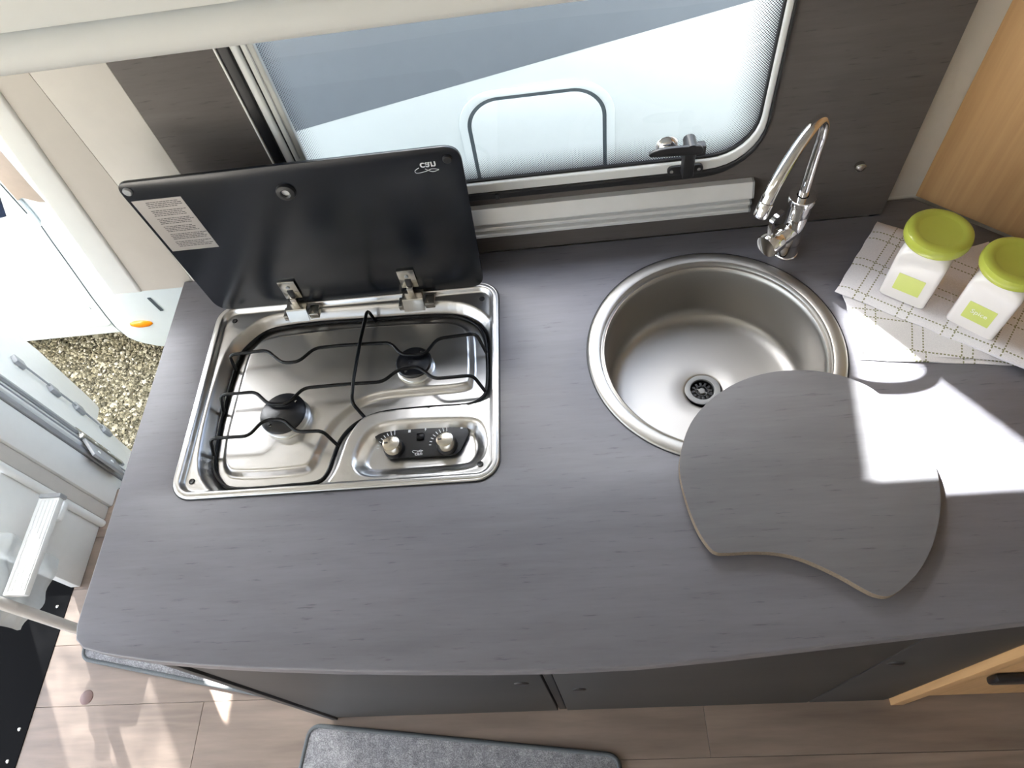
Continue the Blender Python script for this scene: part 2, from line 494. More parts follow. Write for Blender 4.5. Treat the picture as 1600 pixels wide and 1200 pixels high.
# outer wall with the window hole; the doorway is left of x = -0.30
plate('wall_back', [(-0.30, FZ - 0.05), (2.2, FZ - 0.05), (2.2, 1.08), (-0.30, 1.08)], OW1 - OW0, FACE(OW0, OW1 - OW0), 'cream',
      holes=[rrect(SEAL[0] - .01, SEAL[1] + .006, SEAL[2] - .04, SEAL[3] + .01, 0.06)[::-1]])['kind'] = 'structure'
plate('wall_back_lintel', [(-0.98, 0.62), (-0.302, 0.62), (-0.302, 1.08), (-0.98, 1.08)], OW1 - OW0, FACE(OW0, OW1 - OW0), 'cream')['kind'] = 'structure'

# floor: base plus separate planks running along x
fl = box('floor', -1.02, 2.2, -1.75, OW0, FZ - 0.05, FZ - 0.004, 'rubber'); fl['kind'] = 'structure'
pw = 0.148; y = 0.440; row = 0
pl_cache = {}
while y > -0.60:
    x = -1.02; first = [0.58, 1.02, 0.30, 0.80, 0.45, 1.15][row % 6]
    L = first
    while x < 2.2:
        x1 = min(x + L, 2.2)
        key = round(x1 - x, 3)
        if key not in pl_cache:
            pl_cache[key] = box_me(0, x1 - x - 0.0008, -pw + 0.0008, 0, -0.004, 0, 0.0005, 1)
        o = bpy.data.objects.new('plank', pl_cache[key]); COL.objects.link(o)
        if not pl_cache[key].materials: pl_cache[key].materials.append(M['plank'])
        o.parent = fl; o.location = (x, y, FZ)
        x = x1; L = 1.2
    y -= pw; row += 1
r0 = box('floor_rear', -1.02, 2.2, -1.75, y - 0.001, FZ - 0.004, FZ, 'plank'); r0['kind'] = 'structure'

# ceiling with two roof hatches
plate('ceiling', [(-2.4, -1.78), (2.2, -1.78), (2.2, OW1), (-2.4, OW1)], 0.03, UP(1.08), 'white',
      holes=[rrect(-1.75, -1.25, -0.9, -0.4, 0.05)[::-1]])['kind'] = 'structure'
plate('wall_front', [(-2.4, FZ), (2.2, FZ), (2.2, 1.08), (-2.4, 1.08)], 0.03, FACE(-1.78, 0.03), 'cream',
      holes=[rrect(-2.1, -0.6, -0.1, 0.65, 0.06)[::-1]])['kind'] = 'structure'
box('wall_end', 2.2, 2.23, -1.78, OW1, FZ - 0.05, 1.08, 'cream')['kind'] = 'structure'

# outer wall of the cab, its side window sized to limit the sun
plate('wall_cab', [(-2.4, FZ), (-1.03, FZ), (-1.03, 1.08), (-2.4, 1.08)], OW1 - OW0, FACE(OW0, OW1 - OW0), 'cream',
      holes=[rrect(-1.40, -1.045, -0.52, 0.50, 0.04)[::-1]])['kind'] = 'structure'

box('sun_dimming_pane', -1.405, -1.04, 0.458, 0.460, -0.525, 0.505, 'tinted')['kind'] = 'structure'  # unseen tinted pane added to weaken the sun on the floor

# cab side: black floor, low partition left of the door
cabf = box('cab_floor', -2.4, -1.02, -1.75, 0.47, FZ - 0.05, FZ + 0.002, 'cabmat'); cabf['kind'] = 'structure'
for (x, y_) in ((-1.042, -0.20), (-1.05, 0.10), (-1.045, -0.27)):
    lathe('screw', [(0, 0.002), (0.003, 0.0018), (0.0045, 0.0004), (0.0045, -0.001)], Matrix.Translation((x, y_, FZ + 0.002)), 'hinge', cabf, 12)
part = box('wall_left', -1.03, -1.0, 0.15, 0.325, FZ, -0.50, 'white', None, 0.004); part['kind'] = 'structure'
tube('trim_left', fillet([(-0.996, 0.333, FZ), (-0.996, 0.333, 1.08)], 0.01), 0.011, 'white', None, 12)['kind'] = 'structure'
box('door_jamb_left', -1.03, -0.992, 0.345, 0.385, FZ - 0.1, 1.08, 'beige', None, 0.004)['kind'] = 'structure'
box('door_frame_left', -1.03, -0.982, 0.385, 0.472, FZ - 0.1, 1.08, 'white', None, 0.006)['kind'] = 'structure'
box('door_seal_left', -1.02, -0.978, 0.473, 0.487, FZ - 0.1, 1.08, 'grey_plastic', None, 0.004)['kind'] = 'structure'

# pillar right of the doorway
def quad_wall(name, pts, y0, h, mat, bev=0.0):
    o = plate(name, pts, h, FACE(y0, h), mat, None, (), bev); o['kind'] = 'structure'; return o
quad_wall('trim_1', [(-0.2612, -0.03), (-0.1565, -0.03), (-0.1565, 1.07), (-0.2612, 1.07)], 0.4142, 0.03, 'beige', 0.0006)
quad_wall('trim_2', [(-0.368, -0.016), (-0.2628, -0.016), (-0.2628, 1.07), (-0.220, 1.07), (-0.2628, 0.72), (-0.318, 0.38)][:3] + [(-0.2628, 0.80), (-0.318, 0.385)], 0.4155, 0.028, 'shade', 0.0006)
quad_wall('trim_3', [(-0.4215, -0.016), (-0.366, -0.016), (-0.317, 0.385), (-0.262, 0.80), (-0.262, 0.95), (-0.300, 0.80), (-0.368, 0.330)], 0.411, 0.033, 'white', 0.006)

# right: white corner strip and the oak panel standing at 45 degrees
quad_wall('trim_4', [(0.905, 0.006), (0.972, 0.006), (0.972, 1.07), (0.905, 1.07)], 0.4445, 0.02, 'beige', 0.0008)
me = box_me(0, 0.56, 0, 0.02, 0.001, 1.07, 0.001)
me.transform(Matrix.Translation((0.9725, 0.4465, 0)) @ Matrix.Rotation(math.radians(-44), 4, 'Z'))
link('wall_right', me, 'oak', None, 40)['kind'] = 'structure'

# splashback panel
plate('splashback', [(-0.1562, 0.0005), (0.911, 0.0005), (0.911, 0.611), (-0.1562, 0.611)], 0.030, FACE(WY, 0.030), 'splash',
      holes=[rrect(SEAL[0], SEAL[1], SEAL[2], SEAL[3], 0.085)[::-1]], bev=0.0008)
tag(bpy.data.objects['splashback'], 'dark grey streaked laminate splashback panel around the kitchen window', 'panel')

# ================================================================== WINDOW
win = thing('window_1', 'hinged acrylic kitchen window with white frame and black seal', 'window', (0.345, 0.43, 0.12)); win['kind'] = 'structure'
def ring(name, o, ro, i, ri, y0, h, mat, bev):
    plate(name, rrect(*o, ro), h, FACE(y0, h), mat, win, [rrect(*i, ri)[::-1]], bev)
ring('seal', SEAL, 0.085, (0.0076, 0.6927, 0.1325, 0.5915), 0.075, 0.4095, 0.030, 'rubber', 0.003)
ring('frame', (0.0066, 0.6937, 0.1315, 0.5925), 0.076, (0.0177, 0.685, 0.150, 0.5855), 0.065, 0.4118, 0.012, 'white_frame', 0.003)
ring('gasket', (0.0167, 0.686, 0.149, 0.5865), 0.066, (0.021, 0.6824, 0.1535, 0.5820), 0.062, 0.4165, 0.006, 'rubber', 0.0012)
plate('lip', [(-0.0122, 0.11), (-0.0092, 0.11), (-0.0092, 0.577), (-0.0122, 0.577)], 0.006, FACE(0.4085, 0.006), 'white', win, (), 0.0008)
me = plate_me(rrect(PANE[0] - .003, PANE[1] + .003, PANE[2] - .003, PANE[3] + .003, 0.064), 0.0005); me.transform(FACE(0.4190, 0.0005))
# one thin sheet is enough for the pane: keep the room-side face
bm = bmesh.new(); bm.from_mesh(me)
bmesh.ops.delete(bm, geom=[f for f in bm.faces if f.normal.y > -0.5], context='FACES')
bm.to_mesh(me); bm.free()
pane = bpy.data.objects.new('pane', me); COL.objects.link(pane); me.materials.clear(); me.materials.append(M['pane'])
pane.parent = win; pane.matrix_parent_inverse = WM[win].inverted()       # object space = world axes for the dot print
box('stay_arm', 0.0225, 0.0395, 0.409, 0.418, 0.222, 0.545, 'stay_grey', win, 0.002)
box('stay_groove', 0.0295, 0.0315, 0.4082, 0.4092, 0.235, 0.545, 'grey_plastic', win)
box('stay_end', 0.012, 0.043, 0.405, 0.420, 0.203, 0.224, 'black', win, 0.004)
# latch
la = plate('latch_base', rrect(0.560, 0.612, 0.131, 0.147, 0.007), 0.005, FACE(0.4075, 0.005), 'black', win, (), 0.001)
box('latch_post', 0.578, 0.595, 0.388, 0.409, 0.138, 0.196, 'black', win, 0.004)
lathe('latch_dome', [(0, 0.012), (0.008, 0.0105), (0.014, 0.006), (0.0165, 0)], Matrix.Translation((0.558, 0.4185, 0.178)) @ Matrix.Rotation(PI / 2, 4, 'X'), 'chrome', win, 28)
box('latch_stop', 0.596, 0.610, 0.395, 0.409, 0.172, 0.190, 'black', win, 0.003)
tube('latch_barrel', [(0.586, 0.380, 0.197), (0.586, 0.405, 0.197)], 0.0092, 'black', win, 14)
me = plate_me([Vector(p)[:2] for p in spline([(0.598, 0.006), (0.575, 0.008), (0.545, 0.008), (0.529, 0.0035), (0.527, -0.001), (0.532, -0.004), (0.560, -0.006), (0.598, -0.007)], 5)], 0.006, (), 0.0015)
me.transform(FACE(0.379, 0.006) @ Matrix.Translation((0, 0.197, 0)))
link('latch_handle', me, 'black', win, 40)
for sx in (0.566, 0.606): lathe('latch_screw', [(0, 0.0012), (0.0028, 0.0008), (0.003, 0)], Matrix.Translation((sx, 0.4075, 0.139)) @ Matrix.Rotation(PI / 2, 4, 'X'), 'chrome', win, 12)

# aluminium blind cassette under the window
bl = thing('blind_cassette', 'ribbed aluminium blind cassette rail running below the window', 'rail', (0.345, 0.41, 0.053))
prof = [(WY, 0.053), (0.3955, 0.053), (0.3945, 0.0545), (0.3945, 0.0590), (0.3960, 0.0600), (0.4025, 0.0605), (0.4025, 0.0650), (0.3970, 0.0660), (0.3960, 0.0675), (0.3960, 0.0715), (0.3970, 0.0728),
        (0.4025, 0.0735), (0.4025, 0.0810), (0.3930, 0.0830), (0.3922, 0.0850), (0.3935, 0.0890), (0.4015, 0.1040), (0.4040, 0.1065), (WY, 0.1065)]
extrude_profile('rail', prof, -0.012, 0.6885, 'silver', bl, 20)
extrude_profile('end_cap', prof, 0.6886, 0.6915, 'grey_plastic', bl, 20)
# dark slot with a joint piece in the seal above
box('joint', 0.300, 0.306, 0.406, 0.4095, 0.1215, 0.131, 'black', bl)

kb = lathe('wall_stud', [(0, 0.008), (0.0058, 0.0078), (0.0075, 0.0065), (0.0075, 0)], Matrix.Translation((0.8449, WY, 0.1086)) @ Matrix.Rotation(PI / 2, 4, 'X'), 'hinge', None, 20)
tag(kb, 'small round metal stud on the dark splashback right of the faucet', 'stud')

# ================================================================== OVERHEAD LOCKER
lk = thing('overhead_locker', 'white overhead locker above the kitchen window', 'cupboard', (0.3, 0.25, 0.577))
LX0, LX1 = -0.16, 0.905
box('body', LX0, LX1, 0.118, WY - 0.0005, 0.6120, 1.07, 'locker', lk, 0.002)
prof = [(0.118, 0.577), (0.106, 0.577), (0.1015, 0.579), (0.0995, 0.584), (0.0995, 0.594), (0.102, 0.601), (0.107, 0.6055), (0.114, 0.6075), (0.118, 0.6075)]
extrude_profile('lower_trim', prof, LX0, LX1, 'locker', lk, 50)
box('door', LX0 + 0.002, LX1 - 0.002, 0.1035, 0.1175, 0.6085, 1.06, 'locker', lk, 0.003)

# ================================================================== WORKTOP
front = [(-0.2775, -0.150), (-0.2772, -0.178), (-0.272, -0.195), (-0.258, -0.206), (-0.229, -0.2135), (-0.164, -0.2245), (-0.09, -0.2325),
         (-0.018, -0.2385), (0.08, -0.2448), (0.1766, -0.2493), (0.27, -0.2525), (0.3604, -0.254), (0.45, -0.2528), (0.55, -0.247), (0.646, -0.240),
         (0.76, -0.2315), (0.88, -0.2222), (1.10, -0.205), (1.38, -0.184)]
wt_out = [(-0.2775, 0.4135), (-0.2775, 0.2), (-0.2775, 0.0)] + front + [(1.38, 0.05), (0.969, 0.4435), (0.908, 0.4435), (0.908, 0.4135)]
SX, SY, SR = 0.6059, 0.1809, 0.185
HX0, HX1, HY0, HY1 = -0.1928, 0.2868, -0.0076, 0.3455
wt = thing('worktop', 'grey stone-effect laminate worktop with a bowed front edge', 'worktop', (0.45, 0.1, -0.03))
plate('slab', wt_out, 0.030, UP(-0.030), 'laminate', wt,
      [circle(SX, SY, SR - 0.012, 72)[::-1], rrect(HX0 + 0.008, HX1 - 0.008, HY0 + 0.008, HY1 - 0.008, 0.03)[::-1]], 0.0025)

# ================================================================== BASE CABINETS
CF = -0.198
def knob_oval(x, z, parent):
    o = lathe('push_button', [(0, 0.003), (0.011, 0.0028), (0.0135, 0.001), (0.014, 0)], Matrix.Translation((x, CF, z)) @ Matrix.Rotation(PI / 2, 4, 'X'), 'black', parent, 24)
    return o
c1 = thing('base_cabinet', 'dark grey base cabinet under the hob end of the worktop', 'cabinet', (0.04, 0.1, FZ), 0, 'dark base cabinets')
box('carcass', -0.2228, 0.311, CF + 0.021, 0.412, FZ, -0.05, 'front', c1)
box('side_panel', -0.238, -0.2235, CF - 0.004, 0.412, FZ + 0.0005, -0.0305, 'front', c1, 0.001)
d = box('door', -0.2215, 0.3015, CF, CF + 0.018, FZ + 0.012, -0.034, 'front', c1, 0.0015); knob_oval(0.2617, -0.465, d)
box('stile', 0.3045, 0.3195, CF + 0.004, CF + 0.020, FZ + 0.001, -0.034, 'black', c1)
c2 = thing('base_cabinet', 'dark grey base cabinet in the middle, below the sink', 'cabinet', (0.59, 0.1, FZ), 0, 'dark base cabinets')
box('carcass', 0.3225, 0.855, CF + 0.021, 0.412, FZ, -0.155, 'front', c2)
d = box('door', 0.3225, 0.855, CF, CF + 0.018, FZ + 0.012, -0.034, 'front', c2, 0.0015); knob_oval(0.3616, -0.557, d)
c3 = thing('base_cabinet', 'narrow dark grey base cabinet beside the oak unit', 'cabinet', (0.945, 0.1, FZ), 0, 'dark base cabinets')
box('carcass', 0.8585, 1.030, CF + 0.021, 0.412, FZ, -0.05, 'front', c3)
d = box('door', 0.8585, 1.018, CF, CF + 0.018, FZ + 0.012, -0.034, 'front', c3, 0.0015); knob_oval(0.8822, -0.394, d)
box('filler', 1.0195, 1.030, CF + 0.003, CF + 0.020, FZ, -0.034, 'black', c3)
ow = thing('oak_cabinet', 'light oak kitchen unit with a dark handle at lower right', 'cabinet', (1.3, 0, FZ))
box('end_panel', 1.032, 1.058, -0.208, 0.05, FZ, -0.0305, 'oak', ow, 0.001)
box('carcass', 1.0585, 1.40, -0.172, 0.03, FZ, -0.0305, 'oak', ow)
d = box('door', 1.064, 1.40, -0.192, -0.1725, FZ + 0.01, -0.04, 'oak', ow, 0.002)
box('handle', 1.118, 1.34, -0.208, -0.1925, -0.62, -0.575, 'black', d, 0.006)

# ================================================================== GAS HOB
hob = thing('gas_hob', 'two-burner stainless steel gas hob with its black glass lid raised', 'hob', (0.047, 0.169, 0.0))
PERIM = [(-0.148, 0.251), (-0.139, 0.272), (-0.115, 0.297), (-0.085, 0.306), (-0.018, 0.309), (0.107, 0.306), (0.199, 0.301), (0.239, 0.285), (0.260, 0.257), (0.266, 0.214),
         (0.266, 0.157), (0.258, 0.137), (0.236, 0.127), (0.18, 0.1275), (0.121, 0.126), (0.088, 0.120), (0.061, 0.105), (0.044, 0.082), (0.037, 0.055), (0.031, 0.030),
         (0.018, 0.016), (-0.02, 0.0135), (-0.105, 0.0135), (-0.134, 0.029), (-0.150, 0.061), (-0.155, 0.132), (-0.153, 0.207)]
TRAY = [(-0.137, 0.249), (-0.128, 0.271), (-0.106, 0.288), (-0.02, 0.295), (0.09, 0.2945), (0.167, 0.292), (0.216, 0.284), (0.240, 0.262), (0.245, 0.225), (0.245, 0.172), (0.232, 0.155),
        (0.17, 0.153), (0.102, 0.151), (0.066, 0.138), (0.036, 0.110), (0.018, 0.070), (0.010, 0.043), (-0.012, 0.032), (-0.10, 0.032), (-0.130, 0.044), (-0.141, 0.084), (-0.141, 0.163)]
RECESS = [(0.072, 0.045), (0.078, 0.024), (0.098, 0.0125), (0.15, 0.0115), (0.235, 0.013), (0.258, 0.024), (0.268, 0.046), (0.264, 0.078), (0.248, 0.094), (0.20, 0.099), (0.13, 0.100), (0.098, 0.094), (0.080, 0.074)]
def sdf_poly(X, Y, poly):
    d = np.full(X.shape, 1e9); s = np.ones(X.shape, bool); inside = np.zeros(X.shape, bool); n = len(poly)
    for i in range(n):
        ax, ay = poly[i]; bx, by = poly[(i + 1) % n]
        ex, ey = bx - ax, by - ay
        t = np.clip(((X - ax) * ex + (Y - ay) * ey) / (ex * ex + ey * ey), 0, 1)
        d = np.minimum(d, np.hypot(X - ax - t * ex, Y - ay - t * ey))
        c = ((ay > Y) != (by > Y)) & (X < ex * (Y - ay) / (ey if abs(ey) > 1e-12 else 1e-12) + ax)
        inside ^= c
    return np.where(inside, -d, d)
def ss(a, b, x):
    t = np.clip((x - a) / (b - a), 0, 1); return t * t * (3 - 2 * t)
P2 = lambda L, per=4: [tuple(p) for p in spline([(a, b) for a, b in L], per)]
perim_s, tray_s, rec_s = P2(PERIM), P2(TRAY), P2(RECESS)
def hob_tray():
    st = 0.0016
    xs = np.arange(HX0, HX1 + st, st); ys = np.arange(HY0, HY1 + st, st)
    X, Y = np.meshgrid(xs, ys)
    cx, cy = (HX0 + HX1) / 2, (HY0 + HY1) / 2; r = 0.033
    qx = np.abs(X - cx) - ((HX1 - HX0) / 2 - r); qy = np.abs(Y - cy) - ((HY1 - HY0) / 2 - r)
    do = np.hypot(np.maximum(qx, 0), np.maximum(qy, 0)) + np.minimum(np.maximum(qx, qy), 0) - r
    dp, dt, dr = sdf_poly(X, Y, perim_s), sdf_poly(X, Y, tray_s), sdf_poly(X, Y, rec_s)
    di = -do
    LEDGE = -0.0045
    z = LEDGE + (-LEDGE + 0.0042) * (1 - ss(0.009, 0.0145, di))
    z -= 0.0042 * (1 - np.sqrt(np.clip(1 - (1 - np.clip(di / 0.0045, 0, 1)) ** 2, 0, 1)))
    # dished slope from ledge to wire channel
    inner = np.clip(-(dp - 0.0) / 1.0, -1, 1)
    knob_side = ss(0.055, 0.085, X) * ss(0.135, 0.115, Y)
    reach = 0.020 * (1 - knob_side) + 0.007 * knob_side
    lipz = ss(0.009, 0.0145, di)
    drop = 1 - ss(0.0, 1.0, dp / reach)
    z = z * (1 - drop * lipz) + drop * lipz * (-0.0235)
    # raised pan plateau inside the channel
    plat = 1 - ss(-0.010, 0.0015, dt)
    z = np.where(dp < 0.002, z + plat * 0.0095, z)
    # oval dish round the knobs
    z -= (1 - ss(-0.020, 0.002, dr)) * 0.0175
    keep = do < 0.0008
    idx = -np.ones(X.shape, int)
    fm = keep[:-1, :-1] & keep[1:, :-1] & keep[:-1, 1:] & keep[1:, 1:]
    used = np.zeros(X.shape, bool)
    for a in (slice(None, -1), slice(1, None)):
        for b in (slice(None, -1), slice(1, None)): used[a, b] |= fm
    idx[used] = np.arange(used.sum())
    V = np.c_[X[used], Y[used], z[used]]
    j, i = np.nonzero(fm)
    F = np.c_[idx[j, i], idx[j, i + 1], idx[j + 1, i + 1], idx[j + 1, i]]
    me = bpy.data.meshes.new('tray')
    me.from_pydata(V.tolist(), [], F.tolist())
    return link('tray', me, 'steel', hob, 60)
hob_tray()
# clean outer lip and a thin dark sealing strip under it
lipp = [(p[0], p[1], 0.0018) for p in rrect(HX0 + 0.0015, HX1 - 0.0015, HY0 + 0.0015, HY1 - 0.0015, 0.032)]
tube('rim', lipp, 0.0021, 'steel', hob, 10, True)
tube('seal', [(p[0], p[1], 0.0008) for p in rrect(HX0 - 0.001, HX1 + 0.001, HY0 - 0.001, HY1 + 0.001, 0.034)], 0.0009, 'rubber', hob, 6, True)
for (x, y_) in ((-0.164, 0.317), (-0.168, 0.023), (0.259, 0.317), (0.259, 0.020)):
    lathe('screw', [(0, 0.0005), (0.0032, 0.0012), (0.0046, 0.0004), (0.0046, -0.002)], Matrix.Translation((x, y_, -0.0040)), 'black', hob, 16)

# wire pan grate
PZ = -0.0195
tube('grate_ring', [(p[0], p[1], PZ) for p in perim_s], 0.0032, 'enamel', hob, 10, True)
GZ = 0.012
def wire(pts): tube('grate_wire', fillet(pts, 0.010, 4), 0.0027, 'enamel', hob, 8)
# heights in the middle of each wire ride on GZ; the ends drop to the ring
sh = lambda L, k=0.004: [(x - 0.0, y_ - k, GZ) for x, y_ in L]
A = [(-0.149, 0.239), (-0.086, 0.242), (-0.055, 0.214), (-0.029, 0.214), (-0.006, 0.238), (0.042, 0.239), (0.117, 0.236), (0.137, 0.211), (0.173, 0.207), (0.192, 0.236), (0.253, 0.240)]
wire([(-0.150, 0.226, PZ)] + sh(A) + [(0.265, 0.218, PZ)])
B = [(-0.147, 0.164), (-0.090, 0.164), (-0.065, 0.140), (-0.035, 0.137), (-0.013, 0.164), (0.050, 0.165), (0.111, 0.164), (0.134, 0.184), (0.164, 0.186), (0.190, 0.162), (0.249, 0.163)]
wire([(-0.1535, 0.146, PZ)] + sh(B) + [(0.264, 0.147, PZ)])
Cc = [(-0.146, 0.088), (-0.086, 0.087), (-0.068, 0.112), (-0.038, 0.112), (-0.012, 0.088), (0.027, 0.087)]
wire([(-0.152, 0.070, PZ)] + sh(Cc) + [(0.0425, 0.072, PZ)])
wire([(0.078, 0.302, PZ), (0.072, 0.304, GZ - 0.002), (0.069, 0.236, GZ + 0.004), (0.066, 0.165, GZ + 0.004), (0.066, 0.128, GZ), (0.080, 0.1155, PZ)])

# burners
def burner(cx, cy, r, n):
    b = lathe('burner', [(r * 0.55, -0.024), (r * 1.06, -0.0145), (r * 1.05, -0.0132), (r * 0.98, -0.0122), (r * 0.98, -0.001), (r * 0.86, -0.0005), (0, -0.0005)],
              Matrix.Translation((cx, cy, 0)), 'alu', hob, 40, 35)
    lathe('burner_cap', [(0, 0.0042), (r * 0.55, 0.0040), (r * 0.62, 0.0030), (r * 0.93, 0.0022), (r, 0.0004), (r, -0.0016), (r * 0.9, -0.0024), (0, -0.0024)],
          Matrix.Translation((cx, cy, 0.002)), 'cap', b, 40, 35)
    for a in n:
        lathe('igniter', [(0, 0.004), (0.0022, 0.0038), (0.0026, 0.0028), (0.0026, -0.004)], Matrix.Translation((cx + math.cos(a) * r * 0.72, cy + math.sin(a) * r * 0.72, 0.001)), 'chrome', b, 12)
burner(-0.044, 0.124, 0.0355, (0.75, -2.2))
burner(0.154, 0.198, 0.0285, (0.95, -2.1))

# control plate with two knobs
fas = plate('control_plate', [tuple(p) for p in fillet([(0.17, 0.0925, 0), (0.112, 0.0925, 0), (0.094, 0.086, 0), (0.126, 0.0465, 0), (0.134, 0.044, 0), (0.218, 0.0425, 0), (0.227, 0.047, 0), (0.2415, 0.080, 0), (0.228, 0.0925, 0), (0.17, 0.0925, 0)], 0.009)][:-1],
            0.0015, UP(-0.0165) @ Matrix.Identity(4), 'black', hob, (), 0.0004)
fas.data.vertices.foreach_set('co', np.array([c for v in fas.data.vertices for c in (Vector((v.co.x, v.co.y, v.co.z)))]))
fz = -0.0149
def knob(cx, cy):
    k = lathe('knob_base', [(0.0155, 0), (0.0155, 0.004), (0.0135, 0.007), (0, 0.007)], Matrix.Translation((cx, cy, fz)), 'black', fas, 28)
    tilt = Matrix.Translation((cx, cy, fz + 0.006))
    kk = lathe_me([(0.0135, 0.0), (0.0135, 0.008), (0.0122, 0.0145), (0.0095, 0.0155), (0, 0.0155)], 32, tilt)
    link('knob', kk, 'knob', fas, 40)
    box('pointer', cx - 0.0095, cx - 0.0045, cy - 0.001, cy + 0.001, fz + 0.0213, fz + 0.0222, 'grey_print', fas)
knob(0.130, 0.0585); knob(0.2085, 0.0585)
for cx in (0.130, 0.2085):
    for i in range(8):
        a = math.radians(178 - i * 12); T = Matrix.Translation((cx + math.cos(a) * 0.0255, 0.0605 + math.sin(a) * 0.0255, fz)) @ Matrix.Rotation(a, 4, 'Z')
        me = box_me(-0.0016 - 0.0003 * i, 0.0016 + 0.0003 * i, -0.00065, 0.00065, 0, 0.0003); me.transform(T); link('tick_mark', me, 'white_print', fas)
    me = box_me(-0.0018, 0.0018, -0.0022, 0.0022, 0, 0.0003); me.transform(Matrix.Translation((cx + 0.0205, 0.0865, fz))); link('flame_mark', me, 'white_print', fas)
box('igniter_button', 0.1615, 0.1735, 0.070, 0.081, fz, fz + 0.0025, 'enamel', fas, 0.002)
bolt = plate_me([(0.0, 0.003), (0.0016, 0.003), (0.0006, 0.0006), (0.0018, 0.0006), (-0.0008, -0.0034), (0.0, -0.0004), (-0.0013, -0.0004)], 0.0003)
bolt.transform(Matrix.Translation((0.1745, 0.0875, fz))); link('spark_mark', bolt, 'white_print', fas)
def swoosh(T, mat, parent, w=0.012):
    pts = [(-0.5, 0.10), (-0.74, 0.26), (-0.66, 0.42), (-0.2, 0.36), (0.15, 0.24), (0.5, 0.32)]
    pts2 = [(-0.2, 0.20), (0.15, 0.42), (0.5, 0.34)]
    bm = bmesh.new()
    for L in (pts, pts2): tube_bm(bm, [(x * w, y_ * w, 0) for x, y_ in [tuple(p) for p in spline(L, 5, False)]], 0.00045, 5)
    me = bm_mesh(bm); me.transform(T); link('logo_swoosh', me, mat, parent)
T = Matrix.Translation((0.1665, 0.0485, fz + 0.0002))
link('logo_text', text_me('can', 0.0085, T, 0.0003, 0.0001), 'white_print', fas)
swoosh(T, 'white_print', fas, 0.0125)

# raised glass lid
lid_out = [(0.2755, 0.285), (-0.201, 0.285), (-0.190, 0.006), (0.265, 0.006)]
def round_poly(poly, rs, n=8):
    out = []; P = [Vector(p) for p in poly]; m = len(P)
    for i in range(m):
        a, b, c = P[i - 1], P[i], P[(i + 1) % m]; u = (a - b).normalized(); v = (c - b).normalized(); r = rs[i]
        for j in range(n + 1):
            t = j / n; p = (b + u * r) * (1 - t) ** 2 + b * 2 * t * (1 - t) + (b + v * r) * t * t
            out.append((p.x, p.y))
    return out
LY = 0.3345
lid = plate('lid', round_poly(lid_out, (0.026, 0.020, 0.026, 0.026)), 0.005, FACE(LY, 0.005), 'lid', hob, (), 0.0009)
lid['label'] = 'black glass lid standing upright'
FR = lambda x, z, y_=LY: Matrix.Translation((x, y_, z)) @ Matrix.Rotation(PI / 2, 4, 'X')
lathe('grommet', [(0.0055, -0.001), (0.0055, 0.004), (0.0075, 0.0055), (0.0125, 0.0045), (0.0135, 0.002), (0.0135, 0)], FR(0.025, 0.241), 'rubber', lid, 28)
lathe('grommet_core', [(0, 0.0015), (0.0055, 0.002)], FR(0.025, 0.241), 'alu', lid, 20)
lathe('bumper', [(0, 0.0035), (0.005, 0.0033), (0.0063, 0.002), (0.0065, 0)], FR(-0.1885, 0.2700), 'grey_plastic', lid, 20)
lathe('bumper', [(0, 0.0035), (0.005, 0.0033), (0.0063, 0.002), (0.0065, 0)], FR(0.2560, 0.2660), 'rubber', lid, 20)
stk = plate('rating_label', [(-0.1945, 0.2525), (-0.122, 0.2525), (-0.1165, 0.152), (-0.1905, 0.152)][::-1], 0.0004, FACE(LY - 0.0005, 0.0004), 'sticker', lid)
stk['label'] = 'silver rating label with printed lines'
# lines of small print: rows of word-sized strokes
zz = 0.2475; k = 0
while zz > 0.156:
    x = -0.178 + rng.uniform(0, 0.002); end = -0.124 - rng.uniform(0, 0.012)
    end += (0.2525 - zz) * 0.05; x += (0.2525 - zz) * 0.02
    bmx = bmesh.new()
    while x < end:
        wl = rng.uniform(0.002, 0.006)
        for q in (bmesh.ops.create_cube(bmx, size=1.0)['verts'],):
            for v in q: v.co = (x + wl / 2 + v.co.x * wl, LY - 0.0006 + v.co.y * 0.0001, zz + v.co.z * 0.0011)
        x += wl + 0.0009
    if len(bmx.verts): link('print_line', bm_mesh(bmx), 'grey_print', lid)
    else: bmx.free()
    k += 1; zz -= 0.0031 if k % 4 else 0.0062
FLIP = Matrix.Scale(-1, 4, Vector((0, 1, 0)))        # seen from the back of the glass: upside-down mirror writing
T = FR(0.2285, 0.2590, LY - 0.0003) @ FLIP
link('logo_text', text_me('can', 0.0165, T, 0.0003, 0.0002), 'white_print', lid)
swoosh(T, 'white_print', lid, 0.026)
